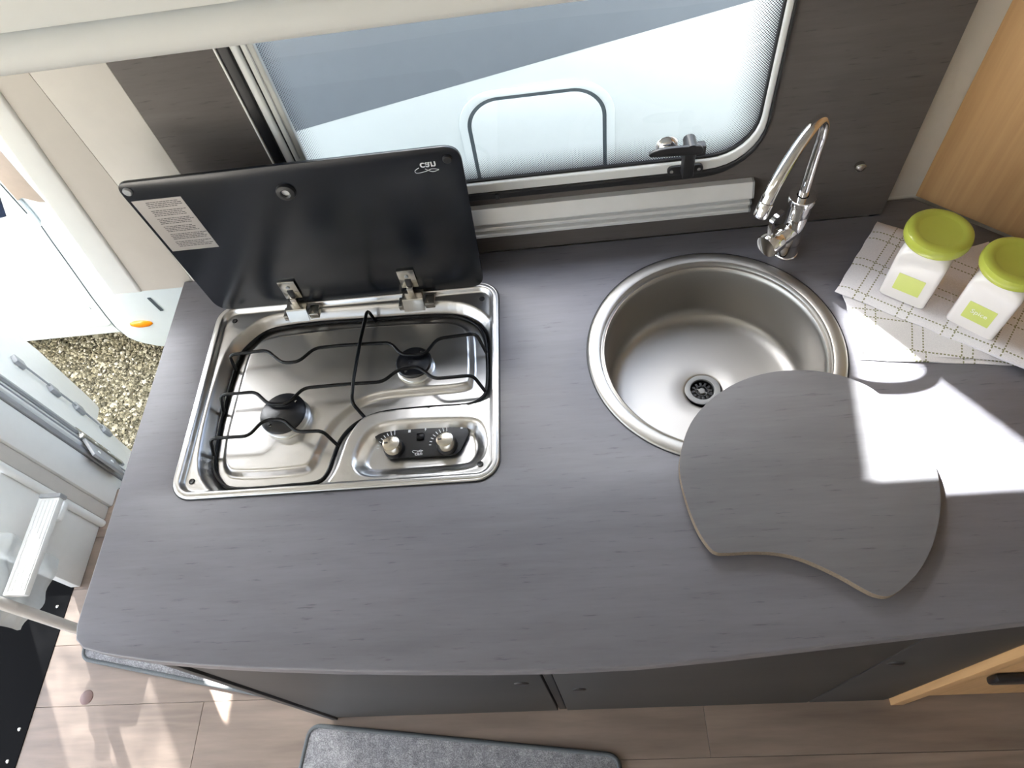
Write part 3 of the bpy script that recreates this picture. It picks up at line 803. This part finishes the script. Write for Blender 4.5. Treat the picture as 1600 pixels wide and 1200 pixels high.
# hinges
def hinge(cx):
    h = box('hinge', cx - 0.014, cx + 0.014, LY - 0.004, LY - 0.0002, 0.024, 0.064, 'hinge', hob, 0.001)
    box('hinge_slot', cx - 0.005, cx + 0.005, LY - 0.0055, LY - 0.0038, 0.026, 0.044, 'black', h, 0.0006)
    lathe('hinge_screw', [(0, 0.0022), (0.003, 0.0018), (0.0034, 0)], FR(cx, 0.0515, LY - 0.004), 'grey_plastic', h, 14)
    box('hinge_arm', cx - 0.005, cx + 0.005, LY - 0.012, LY - 0.004, 0.008, 0.030, 'hinge', h, 0.001)
    b = bmesh.new()
    pr_ = [(LY - 0.0035, 0.0165), (LY - 0.022, 0.0165), (LY - 0.0235, 0.0145), (LY - 0.030, -0.0055), (LY - 0.0275, -0.0065), (LY - 0.0205, 0.0120), (LY - 0.0035, 0.0120)]
    Av = [b.verts.new((cx - 0.015, p, q)) for p, q in pr_]; Bv = [b.verts.new((cx + 0.019, p, q)) for p, q in pr_]
    n = len(pr_)
    for i in range(n): b.faces.new((Av[i], Av[(i + 1) % n], Bv[(i + 1) % n], Bv[i]))
    b.faces.new(Av); b.faces.new(Bv)
    link('hinge_leaf', bm_mesh(b), 'hinge', h)
    box('hinge_foot', cx + 0.020, cx + 0.036, LY - 0.026, LY - 0.006, -0.006, 0.006, 'hinge', h, 0.0015)
    box('hinge_foot', cx - 0.024, cx - 0.016, LY - 0.026, LY - 0.006, -0.006, 0.005, 'hinge', h, 0.0015)
hinge(-0.050); hinge(0.146)

# ================================================================== SINK
sk = thing('sink', 'round stainless steel sink bowl set into the worktop', 'sink', (SX, SY, 0))
pf = [(SR, 0.0003), (SR - 0.0012, 0.0022), (SR - 0.004, 0.0034), (SR - 0.0175, 0.0036), (SR - 0.0190, 0.0028), (SR - 0.0195, -0.0040), (SR - 0.0205, -0.0052), (SR - 0.0232, -0.0052), (SR - 0.0242, -0.0042), (SR - 0.0252, -0.0040), (SR - 0.0262, -0.0050),
      (SR - 0.0280, -0.0085), (0.1562, -0.011), (0.1552, -0.03), (0.1535, -0.093), (0.1525, -0.1015), (0.1498, -0.1085), (0.1450, -0.1140), (0.1380, -0.1175), (0.1290, -0.1190), (0.11, -0.1203), (0.06, -0.1220), (0.034, -0.1225), (0.0305, -0.1235), (0.029, -0.1262), (0.0285, -0.128)]
TS = Matrix.Translation((SX, SY, 0))
lathe('bowl', pf, TS, 'sink', sk, 96, 50)
tube('rim_seal', [(SX + (SR + 0.0006) * math.cos(a), SY + (SR + 0.0006) * math.sin(a), 0.0006) for a in np.linspace(0, 2 * PI, 97)[:-1]], 0.0008, 'rubber', sk, 6, True)
TD = Matrix.Translation((0.6045, 0.1855, -0.1275))
dr = lathe('drain', [(0.0285, 0.001), (0.0285, 0.0032), (0.026, 0.0042), (0.0195, 0.0032), (0.0185, 0.0005), (0.018, -0.012)], TD, 'grey_plastic', sk, 40)
lathe('drain_well', [(0.0182, 0.001), (0.0175, -0.010), (0, -0.011)], TD, 'rubber', dr, 24)
for i in range(12):
    a = 2 * PI * i / 12
    me = box_me(0.0105, 0.0165, -0.0021, 0.0021, -0.004, -0.0022, 0.0006); me.transform(TD @ Matrix.Rotation(a, 4, 'Z')); link('drain_tooth', me, 'black', dr)
tube('drain_ring', [(0.6045 + 0.0095 * math.cos(a), 0.1855 + 0.0095 * math.sin(a), -0.1305) for a in np.linspace(0, 2 * PI, 25)[:-1]], 0.0014, 'black', dr, 6, True)
lathe('drain_boss', [(0, 0.001), (0.005, 0), (0.006, -0.003), (0.006, -0.008)], TD @ UP(-0.001), 'grey_plastic', dr, 18)
for a in (-0.55, 2.6):
    me = box_me(0.005, 0.0165, -0.0012, 0.0012, -0.0045, -0.0025, 0.0004); me.transform(TD @ Matrix.Rotation(a, 4, 'Z')); link('drain_spoke', me, 'grey_plastic', dr)

# ================================================================== FAUCET
FX, FY = 0.746, 0.351
fa = thing('faucet', 'chrome swivel faucet with an arched spout behind the sink', 'faucet', (FX, FY, 0))
TF = Matrix.Translation((FX, FY, 0))
lathe('base', [(0.0182, 0.0002), (0.0182, 0.004), (0.0170, 0.005), (0.0165, 0.006), (0.0165, 0.030)], TF, 'chrome', fa, 36)
lathe('column', [(0.0165, 0.028), (0.0165, 0.082), (0.0160, 0.083), (0.0160, 0.086), (0.0170, 0.087), (0.0170, 0.112)], TF, 'chrome', fa, 36)
lathe('collar', [(0.0170, 0.108), (0.0195, 0.110), (0.0200, 0.118), (0.0190, 0.1205), (0.0085, 0.1215)], TF, 'chrome', fa, 36)
dv = Vector((-0.083, -0.079, 0)).normalized()
b0 = Vector((FX, FY, 0))
sp = [b0 + Vector((0, 0, 0.118)), b0 + Vector((0, 0, 0.16)), b0 + Vector((0, 0, 0.205)), b0 + Vector((0, 0, 0.228))] + \
     [b0 + dv * s + Vector((0, 0, z)) for s, z in ((0.004, 0.246), (0.014, 0.258), (0.028, 0.261), (0.045, 0.256), (0.062, 0.246), (0.078, 0.233), (0.093, 0.218), (0.104, 0.203), (0.110, 0.190))]
spp = spline(sp, 6, False)
spout = tube('spout', spp, lambda t: 0.0072 + 0.0015 * max(0, min(1, (t - 0.45) / 0.5)), 'chrome', fa, 20)
e0 = spp[-1]; ed = (spp[-1] - spp[-4]).normalized()
q = Vector((0, 0, 1)).rotation_difference(ed).to_matrix().to_4x4()
lathe('aerator', [(0, 0.0005), (0.0090, 0.0005), (0.0095, 0.0015), (0.0095, 0.020), (0.0090, 0.0215), (0.0085, 0.0205), (0, 0.0195)], Matrix.Translation(e0) @ q, 'chrome', spout, 28)
# lever body: a stubby barrel reaching towards the sink
bd = Vector((-0.83, -0.55, -0.06)).normalized()
qb = Vector((0, 0, 1)).rotation_difference(bd).to_matrix().to_4x4()
TB = Matrix.Translation(b0 + Vector((0, 0, 0.056))) @ qb
bar = lathe('lever_body', [(0.0150, 0.006), (0.0150, 0.030), (0.0146, 0.0305), (0.0146, 0.0315), (0.0175, 0.032), (0.0180, 0.034), (0.0180, 0.054), (0.0170, 0.0555), (0, 0.0560)], TB, 'chrome', fa, 36)
side = bd.cross(Vector((0, 0, 1))).normalized(); upv = side.cross(bd).normalized()
o_ = b0 + Vector((0, 0, 0.056)) + bd * 0.050
lv = [o_ + upv * 0.015, o_ + upv * 0.040 + bd * 0.003, o_ + upv * 0.054 + bd * 0.004, o_ + upv * 0.058 - bd * 0.004, o_ + upv * 0.060 - bd * 0.016]
def strip(name, path, wv, half, th, mat, parent):
    bm = bmesh.new(); path = fillet(path, 0.004, 4); R = []
    for i, p in enumerate(path):
        t = (path[min(i + 1, len(path) - 1)] - path[max(i - 1, 0)]).normalized(); nn = t.cross(wv).normalized()
        R.append([bm.verts.new(p + wv * (half * a) + nn * (th * b)) for a, b in ((-1, -1), (1, -1), (1, 1), (-1, 1))])
    for A_, B_ in zip(R, R[1:]):
        for k in range(4): bm.faces.new((A_[k], A_[(k + 1) % 4], B_[(k + 1) % 4], B_[k]))
    bm.faces.new(R[0]); bm.faces.new(R[-1])
    return link(name, bm_mesh(bm), mat, parent, 30)
lever = strip('lever', lv, side, 0.0034, 0.0022, 'chrome', fa)

# ================================================================== LOOSE SINK COVER
BO = [(0.5325, 0.009), (0.5265, -0.023), (0.5300, -0.066), (0.5375, -0.100), (0.5475, -0.122), (0.5555, -0.1295), (0.567, -0.1310), (0.601, -0.1312), (0.630, -0.1350), (0.657, -0.1445), (0.689, -0.1635),
      (0.713, -0.1815), (0.7255, -0.1890), (0.738, -0.1910), (0.7505, -0.1860), (0.773, -0.1700), (0.795, -0.1470), (0.8165, -0.1140), (0.832, -0.0790), (0.8395, -0.0450), (0.8390, -0.0140), (0.8315, 0.0150), (0.8185, 0.0475),
      (0.805, 0.0735), (0.786, 0.0940), (0.752, 0.1125), (0.712, 0.1215), (0.668, 0.1210), (0.623, 0.1085), (0.583, 0.0840), (0.552, 0.0510)]
bs = [tuple(p) for p in spline(BO, 5)]
bd_ = thing('sink_cover', 'grey laminate sink cover with a curved cut-out lying partly over the sink', 'board', (0.685, -0.03, 0.004))
plate('core', bs, 0.0115, UP(0.0042), 'edge_tan', bd_, (), 0.0004)
cxm, cym = np.mean([p[0] for p in bs]), np.mean([p[1] for p in bs])
inset = [(cxm + (x - cxm) * 0.998, cym + (y_ - cym) * 0.998) for x, y_ in bs]
plate('top_laminate', inset, 0.0008, UP(0.0158), 'laminate_board', bd_)

# ================================================================== TEA TOWEL
tw = thing('tea_towel', 'folded white tea towel with dashed olive grid lines under the two jars', 'towel', (0.9, 0.25, 0.0), math.radians(-38.5))
def cloth(name, corners, z0, th, rz, seed, nx=26, ny=18, amp=0.0012, roll=None):
    """a soft folded layer: bilinear quad with gentle waves, rounded edges, its own frame turned by rz"""
    T = Matrix.Translation((0.9, 0.25, 0)) @ Matrix.Rotation(rz, 4, 'Z'); Ti = T.inverted()
    c = [Ti @ Vector((x, y_, 0)) for x, y_ in corners]     # order: back-left, back-right, front-right, front-left
    r_ = np.random.default_rng(seed); ph = r_.uniform(0, 6, 6)
    bm = bmesh.new(); top = []; bot = []
    for j in range(ny + 1):
        tr, br = [], []
        for i in range(nx + 1):
            u, v = i / nx, j / ny
            p = (c[0] * (1 - u) + c[1] * u) * (1 - v) + (c[3] * (1 - u) + c[2] * u) * v
            e = min(min(u, 1 - u) * nx, min(v, 1 - v) * ny); h = th * (0.35 + 0.65 * min(1, e / 1.2) ** 0.6)
            wv = amp * (math.sin(7 * u + ph[0] + 3 * v) + 0.7 * math.sin(11 * v + ph[1] - 4 * u) + 0.4 * math.sin(23 * u + ph[2])) * (1 - 0.5 * (e > 3))
            edge = 0.0005 * math.sin(26 * (u + v) + ph[3]) if e < 0.5 else 0
            tr.append(bm.verts.new((p.x + edge, p.y + edge, z0 + h + max(wv, -0.25 * th))))
            br.append(bm.verts.new((p.x + edge, p.y + edge, z0 + 0.0002)))
        top.append(tr); bot.append(br)
    for j in range(ny):
        for i in range(nx):
            bm.faces.new((top[j][i], top[j][i + 1], top[j + 1][i + 1], top[j + 1][i]))
            bm.faces.new((bot[j][i], bot[j + 1][i], bot[j + 1][i + 1], bot[j][i + 1]))
    for i in range(nx):
        bm.faces.new((top[0][i], bot[0][i], bot[0][i + 1], top[0][i + 1])); bm.faces.new((top[ny][i], top[ny][i + 1], bot[ny][i + 1], bot[ny][i]))
    for j in range(ny):
        bm.faces.new((top[j][0], top[j + 1][0], bot[j + 1][0], bot[j][0])); bm.faces.new((top[j][nx], bot[j][nx], bot[j + 1][nx], top[j + 1][nx]))
    me = bm_mesh(bm)
    o = bpy.data.objects.new(name, me); COL.objects.link(o); me.materials.append(M['towel'])
    me.polygons.foreach_set('use_smooth', [True] * len(me.polygons)); me.set_sharp_from_angle(angle=math.radians(50))
    o.parent = tw; o.matrix_basis = WM[tw].inverted() @ T; WM[o] = T
    return o
cloth('lower_fold', [(0.815, 0.270), (1.045, 0.335), (1.085, 0.100), (0.800, 0.140)], 0.0, 0.004, math.radians(-14), 1)
cloth('middle_fold', [(0.808, 0.272), (1.06, 0.30), (1.10, 0.098), (0.806, 0.150)], 0.004, 0.005, math.radians(-16), 2)
cloth('upper_fold', [(0.893, 0.387), (1.105, 0.228), (1.055, 0.058), (0.796, 0.258)], 0.0095, 0.0075, math.radians(-38.5), 3)
fr = [Vector((0.797, 0.258, 0.0145)), Vector((0.85, 0.222, 0.0150)), Vector((0.91, 0.174, 0.0150)), Vector((0.975, 0.122, 0.0150)), Vector((1.02, 0.087, 0.0140))]

# ================================================================== JARS
def jar(cx, cy, ang, label, word):
    j = thing('spice_jar', label, 'jar', (cx, cy, 0.0172), ang, 'white jars with green lids')
    hw = 0.0325
    bm = bmesh.new(); rings = []
    n = 40
    prof = [(0.0, 0.90, 0.0), (0.0006, 0.96, 0.0), (0.004, 1.0, 0.0), (0.075, 1.0, 0.0), (0.083, 0.985, 0.04), (0.090, 0.93, 0.2), (0.096, 0.86, 0.55), (0.099, 0.83, 0.9), (0.101, 0.82, 1.0), (0.108, 0.82, 1.0)]
    for z, s, k in prof:
        R = []
        for i in range(n):
            a = 2 * PI * (i + 0.5) / n; ca, sa = math.cos(a), math.sin(a)
            e = 0.16
            sx = math.copysign(abs(ca) ** e, ca); sy = math.copysign(abs(sa) ** e, sa)
            # square with rounded corners blending to a circle
            qx, qy = sx * hw, sy * hw
            R.append(bm.verts.new(((qx * (1 - k) + ca * hw * k) * s, (qy * (1 - k) + sa * hw * k) * s, z)))
        rings.append(R)
    for A_, B_ in zip(rings, rings[1:]):
        for k in range(n): bm.faces.new((A_[k], A_[(k + 1) % n], B_[(k + 1) % n], B_[k]))
    bm.faces.new(rings[0]); bm.faces.new(rings[-1])
    link('body', bm_mesh(bm), 'white_glass', j, 45, False)
    lathe_ = lathe_me([(0.0375, 0.1005), (0.0405, 0.1015), (0.0418, 0.105), (0.0418, 0.111), (0.0405, 0.1155), (0.037, 0.1180), (0.031, 0.1185), (0.0275, 0.1165), (0.026, 0.1160), (0, 0.1160)], 48)
    link('lid', lathe_, 'lime', j, 35, False)
    me = plate_me(rrect(-0.018, 0.018, 0.021, 0.053, 0.001), 0.0003)
    me.transform(Matrix.Translation((0, -hw - 0.0001, 0)) @ Matrix.Rotation(PI / 2, 4, 'X'))
    lb = link('label', me, 'lime_label', j, None, False)
    if word:
        me = text_me(word, 0.0105, Matrix.Translation((0, -hw - 0.0006, 0.038)) @ Matrix.Rotation(PI / 2, 4, 'X'), 0.0002)
        link('lettering', me, 'ink', lb, None, False)
    return j
jar(0.8955, 0.249, math.radians(-39), 'white square jar with lime lid, the left one nearer the faucet', None)
jar(0.9697, 0.187, math.radians(-45), 'white square jar with lime lid labelled Spice', 'Spice')

# ================================================================== FLOOR ITEMS
def mat_rug(label, corners, r=0.03):
    P = [Vector((x, y_)) for x, y_ in corners]
    c = sum(P, Vector((0, 0))) / 4
    t = thing('door_mat', label, 'mat', (c.x, c.y, FZ), 0, 'grey bound carpet mats')
    ol = round_poly([tuple(p) for p in P], (r,) * 4)
    plate('pile', ol, 0.008, UP(FZ + 0.0005), 'carpet', t, (), 0.002)
    tube('binding', [(x, y_, FZ + 0.0055) for x, y_ in ol], 0.0058, 'binding', t, 8, True)
mat_rug('grey carpet mat with dark bound edge in front of the cabinets', [(0.432, -0.292), (-0.287, -0.212), (-0.335, -0.63), (0.385, -0.71)][::-1])
mat_rug('grey carpet mat in the doorway, half under the worktop end', [(-0.932, -0.038), (-0.36, -0.153), (-0.28, 0.24), (-0.850, 0.36)])
fp = lathe('floor_cap', [(0, 0.0022), (0.012, 0.002), (0.0165, 0.0012), (0.0175, 0)], Matrix.Translation((-0.887, -0.132, FZ)), 'plug', None, 24)
tag(fp, 'brown round cover cap on the floor by the left mat', 'cap')

# ladder rail and bag left of the doorway
ld = thing('ladder', 'pale tubular ladder stile with one white ribbed tread left of the worktop', 'ladder', (-0.957, 0.033, FZ))
tube('stile', [(-0.957, 0.033, FZ + 0.001), (-0.957, 0.033, 0.45)], 0.0135, 'beige', ld, 16)
tr = box('tread', -0.962, -0.905, 0.050, 0.292, -0.612, -0.594, 'white', ld, 0.003)
for i in range(5): box('tread_rib', -0.954 + i * 0.0105, -0.950 + i * 0.0105, 0.06, 0.285, -0.5942, -0.592, 'white', tr, 0.0008)
box('tread_cap', -0.960, -0.902, 0.292, 0.302, -0.616, -0.590, 'grey_plastic', ld, 0.002)
hk = box('wall_bracket', -0.999, -0.955, 0.265, 0.318, -0.690, -0.672, 'white', ld, 0.006)
def bag():
    bm = bmesh.new(); r_ = np.random.default_rng(9)
    nx, nz = 18, 16; G = []
    for j in range(nz + 1):
        R = []
        v = j / nz
        for i in range(nx + 1):
            u = i / nx
            yy = 0.185 - (0.17 + 0.03 * math.sin(3 * v)) * u + 0.010 * math.sin(9 * v + 2 * u)
            zz = -0.545 - 0.215 * v * (1 - 0.22 * u * u)
            xx = -0.984 + 0.006 * math.sin(14 * u + 5 * v) + 0.005 * math.sin(19 * v - 8 * u)
            R.append(bm.verts.new((xx, yy, zz)))
        G.append(R)
    for j in range(nz):
        for i in range(nx): bm.faces.new((G[j][i], G[j][i + 1], G[j + 1][i + 1], G[j + 1][i]))
    o = link('plastic_bag', bm_mesh(bm), 'film', None, 180)
    tag(o, 'crumpled translucent white plastic bag hanging behind the ladder tread', 'bag')
bag()

# ================================================================== HABITATION DOOR, open outwards
dr_ = thing('door_1', 'white habitation door swung open outside the doorway', 'door', (-0.98, 0.49, FZ)); dr_['kind'] = 'structure'
DD = Vector((-0.677, 0.736, 0)); DN = Vector((0.736, 0.677, 0))
DT = Matrix(((DD.x, 0, DN.x, -0.98), (DD.y, 0, DN.y, 0.49), (0, 1, 0, 0), (0, 0, 0, 1)))     # local u, z, out-of-face
dpoly = [(0.02, 0.57), (0.66, 0.57), (0.66, -0.86), (0.615, -0.97), (0.575, -1.08), (0.555, -1.112), (0.53, -1.112), (0.365, -0.995), (0.345, -1.01), (0.300, -1.14), (0.25, -1.22), (0.02, -1.22)]
me = plate_me(dpoly[::-1], 0.03, (), 0.004); me.transform(DT @ UP(-0.03)); link('leaf', me, 'white', dr_, 35)
def dbox(name, u0, u1, z0, z1, w0, w1, mat, bev=0.0, par=None):
    me = box_me(u0, u1, z0, z1, w0, w1, bev); me.transform(DT); return link(name, me, mat, par or dr_, 40)
dbox('gasket', 0.060, 0.078, -0.92, 0.55, 0.0005, 0.010, 'grey_plastic', 0.003)
dbox('edge_strip', 0.030, 0.034, -0.92, 0.50, 0.0005, 0.004, 'grey_plastic')
bm = tube_bm(bmesh.new(), [(0.31, -0.58, 0.008), (0.30, -0.72, 0.010), (0.30, -0.84, 0.010), (0.28, -0.99, 0.008)], 0.003, 8)
me = bm_mesh(bm); me.transform(DT); rod = link('stay_rod', me, 'grey_plastic', dr_, 40)
for (u, z) in ((0.31, -0.59), (0.295, -0.73), (0.302, -0.85), (0.282, -0.975)):
    dbox('rod_clip', u - 0.017, u + 0.017, z - 0.02, z + 0.02, 0.0005, 0.014, 'grey_plastic', 0.003, rod)
hgp = dbox('hinge', 0.035, 0.085, -0.86, -0.70, 0.001, 0.010, 'hinge', 0.002)
for z in (-0.72, -0.78, -0.84):
    me = lathe_me([(0, 0.003), (0.006, 0.002), (0.007, 0)], 14); me.transform(DT @ Matrix.Translation((0.062, z, 0.010))); link('hinge_bolt', me, 'white', hgp, 40)
me = box_me(-0.045, 0.030, -0.84, -0.70, 0.001, 0.010, 0.002); me.transform(DT @ UP(0.004)); hp2 = link('hinge_plate', me, 'grey_plastic', dr_, 40)
for z in (-0.74, -0.80):
    me = lathe_me([(0, 0.003), (0.005, 0.002), (0.006, 0)], 14); me.transform(DT @ Matrix.Translation((-0.010, z, 0.014))); link('hinge_bolt', me, 'white', hp2, 40)
bm = tube_bm(bmesh.new(), [(0.032, -0.87, 0.012), (0.032, -0.69, 0.012)], 0.006, 12); me = bm_mesh(bm); me.transform(DT); link('hinge_pin', me, 'alu', dr_, 40)

# unseen sheet added over the doorway to block sun and glow white
cn = box('sun_blocker', -1.42, -0.26, OW1 + 0.001, OW1 + 0.75, 0.622, 0.628, 'blocker', None, 0.002); cn['kind'] = 'structure'

# ================================================================== OUTSIDE
gr = box('ground', -6, 6, 0.40, 9.0, -1.50, -1.452, 'ground'); gr['kind'] = 'structure'
box('ground_far', -30, 30, -30, 40, -1.60, -1.50, 'ground')['kind'] = 'structure'
def gravel():
    n = 42000
    X = rng.uniform(-2.3, -0.75, n); Y = rng.uniform(0.52, 1.75, n); S = rng.gamma(3.0, 0.0013, n) + 0.0022
    base = np.array([(1, 0, 0), (0, 1, 0), (-1, 0, 0), (0, -1, 0), (0, 0, 0.8), (0, 0, -0.5)], float)
    faces = np.array([(0, 1, 4), (1, 2, 4), (2, 3, 4), (3, 0, 4), (1, 0, 5), (2, 1, 5), (3, 2, 5), (0, 3, 5)])
    V = np.zeros((n, 6, 3)); an = rng.uniform(0, 2 * PI, n)
    J = base[None] * (1 + rng.uniform(-0.35, 0.35, (n, 6, 1)))
    tilt = rng.uniform(-0.5, 0.5, n)
    y1 = J[..., 1] * np.cos(tilt)[:, None] - J[..., 2] * np.sin(tilt)[:, None]; z1 = J[..., 1] * np.sin(tilt)[:, None] + J[..., 2] * np.cos(tilt)[:, None]
    V[..., 0] = J[..., 0] * np.cos(an)[:, None] - y1 * np.sin(an)[:, None]; V[..., 1] = J[..., 0] * np.sin(an)[:, None] + y1 * np.cos(an)[:, None]; V[..., 2] = z1
    V = V * S[:, None, None] + np.stack([X, Y, np.full(n, -1.450) + rng.uniform(-0.002, 0.006, n)], 1)[:, None, :]
    F = (faces[None] + (np.arange(n) * 6)[:, None, None]).reshape(-1, 3)
    me = bpy.data.meshes.new('gravel'); me.from_pydata(V.reshape(-1, 3).tolist(), [], F.tolist())
    o = link('gravel', me, 'gravel'); tag(o, 'loose buff and grey gravel on the ground outside the door', 'gravel', None, 'stuff')
gravel()

nb = thing('motorhome', 'white motorhome parked alongside, seen through the window and doorway', 'vehicle', (0.3, 2.2, -1.45))
BY = 1.25
out = [(1.0 * a, b) for a, b in ((2.6, 1.02), (-1.02, 1.02), (-1.16, 0.4), (-1.205, -0.20), (-1.2155, -0.40), (-1.216, -0.475), (-1.257, -0.518), (-1.296, -0.557), (-1.312, -0.634), (-1.336, -0.764), (-1.367, -0.926), (-1.385, -1.042), (-1.393, -1.11),
                                (-1.386, -1.175), (-1.365, -1.207), (-1.339, -1.227), (-1.296, -1.252), (-1.22, -1.272), (2.6, -1.272))]
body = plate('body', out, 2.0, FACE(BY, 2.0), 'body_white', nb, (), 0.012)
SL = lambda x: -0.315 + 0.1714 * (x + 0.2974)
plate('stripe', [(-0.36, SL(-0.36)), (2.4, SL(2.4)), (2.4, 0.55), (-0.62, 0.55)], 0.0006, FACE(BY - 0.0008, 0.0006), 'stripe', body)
# service hatch: recessed outline of a rounded door
hatch_o, hatch_i = rrect(0.151, 0.542, -0.98, -0.286, 0.095, 12), rrect(0.162, 0.531, -0.969, -0.297, 0.085, 12)
plate('hatch_frame', rrect(0.128, 0.565, -1.0, -0.264, 0.112, 12), 0.004, FACE(BY - 0.0045, 0.004), 'body_white', body, [hatch_o[::-1]], 0.0012)
plate('hatch_seal', hatch_o, 0.002, FACE(BY - 0.0022, 0.002), 'seam', body, [hatch_i[::-1]])
plate('hatch_door', hatch_i, 0.003, FACE(BY - 0.0032, 0.003), 'body_white', body, (), 0.001)
for (sx, px, pz) in ((0.0, -1.274, -1.094),):
    me = lathe_me([(0, 0.012), (0.03, 0.010), (0.043, 0.005), (0.047, 0)], 32); me.transform(Matrix.Translation((px, BY, pz)) @ Matrix.Rotation(PI / 2, 4, 'X') @ Matrix.Diagonal((1, 0.42, 1, 1)))
    link('marker_lamp', me, 'amber', body, 40)
strip('drain_slit', [Vector((-1.156, BY - 0.001, -0.95)), Vector((-1.149, BY - 0.001, -1.028))], Vector((1, 0, 0)), 0.006, 0.002, 'seam', body)
# cab to the left, set a little further back
CY = 1.32
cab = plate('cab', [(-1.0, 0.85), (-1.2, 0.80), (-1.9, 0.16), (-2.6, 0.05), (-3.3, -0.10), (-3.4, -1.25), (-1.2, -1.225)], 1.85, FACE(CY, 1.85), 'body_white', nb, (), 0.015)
plate('cab_door', [(-1.33, 0.50), (-1.50, 0.42), (-2.05, -0.1), (-2.40, -0.2), (-2.40, -1.165), (-1.47, -1.160), (-1.435, -1.135), (-1.395, -0.95), (-1.345, -0.55)], 0.012, FACE(CY - 0.012, 0.012), 'body_white', cab, (), 0.004)
plate('cab_window', [(-1.372, 0.42), (-1.50, 0.35), (-2.15, -0.25), (-2.25, -0.54), (-1.47, -0.560), (-1.435, -0.555), (-1.385, -0.46)], 0.002, FACE(CY - 0.0138, 0.002), 'dark_glass', cab, (), 0.0005)
plate('sill_moulding', [(-1.47, -1.030), (-2.40, -1.045), (-2.40, -1.060), (-1.47, -1.045)], 0.004, FACE(CY - 0.0158, 0.004), 'body_white', cab, (), 0.001)
plate('window_surround', [(-1.25, -0.20), (-1.315, -0.20), (-1.342, -0.412), (-1.349, -0.498), (-1.326, -0.488), (-1.285, -0.512), (-1.255, -0.516)], 0.004, FACE(1.306, 0.004), 'taupe', cab, (), 0.001)
tube('door_gap', [(-1.352, 1.3065, -0.425), (-1.359, 1.3065, -0.552)], 0.002, 'seam', cab, 6)
tube('body_gap', [(x - 0.006, BY + 0.014, z) for x, z in ((-1.300, -0.575), (-1.312, -0.634), (-1.336, -0.764), (-1.367, -0.926), (-1.385, -1.042), (-1.393, -1.11), (-1.388, -1.160))], 0.004, 'seam', nb, 6)
roof_caster = plate('roof_shadow_caster', [(0.18, 1.021), (0.03, 1.265), (-0.135, 1.49), (-0.2, 1.55), (-0.85, 1.55), (-0.95, 1.021)], 0.3, FACE(BY, 0.3), 'body_white', nb, (), 0.01)  # unseen block added to cut the left edge of the sun patch
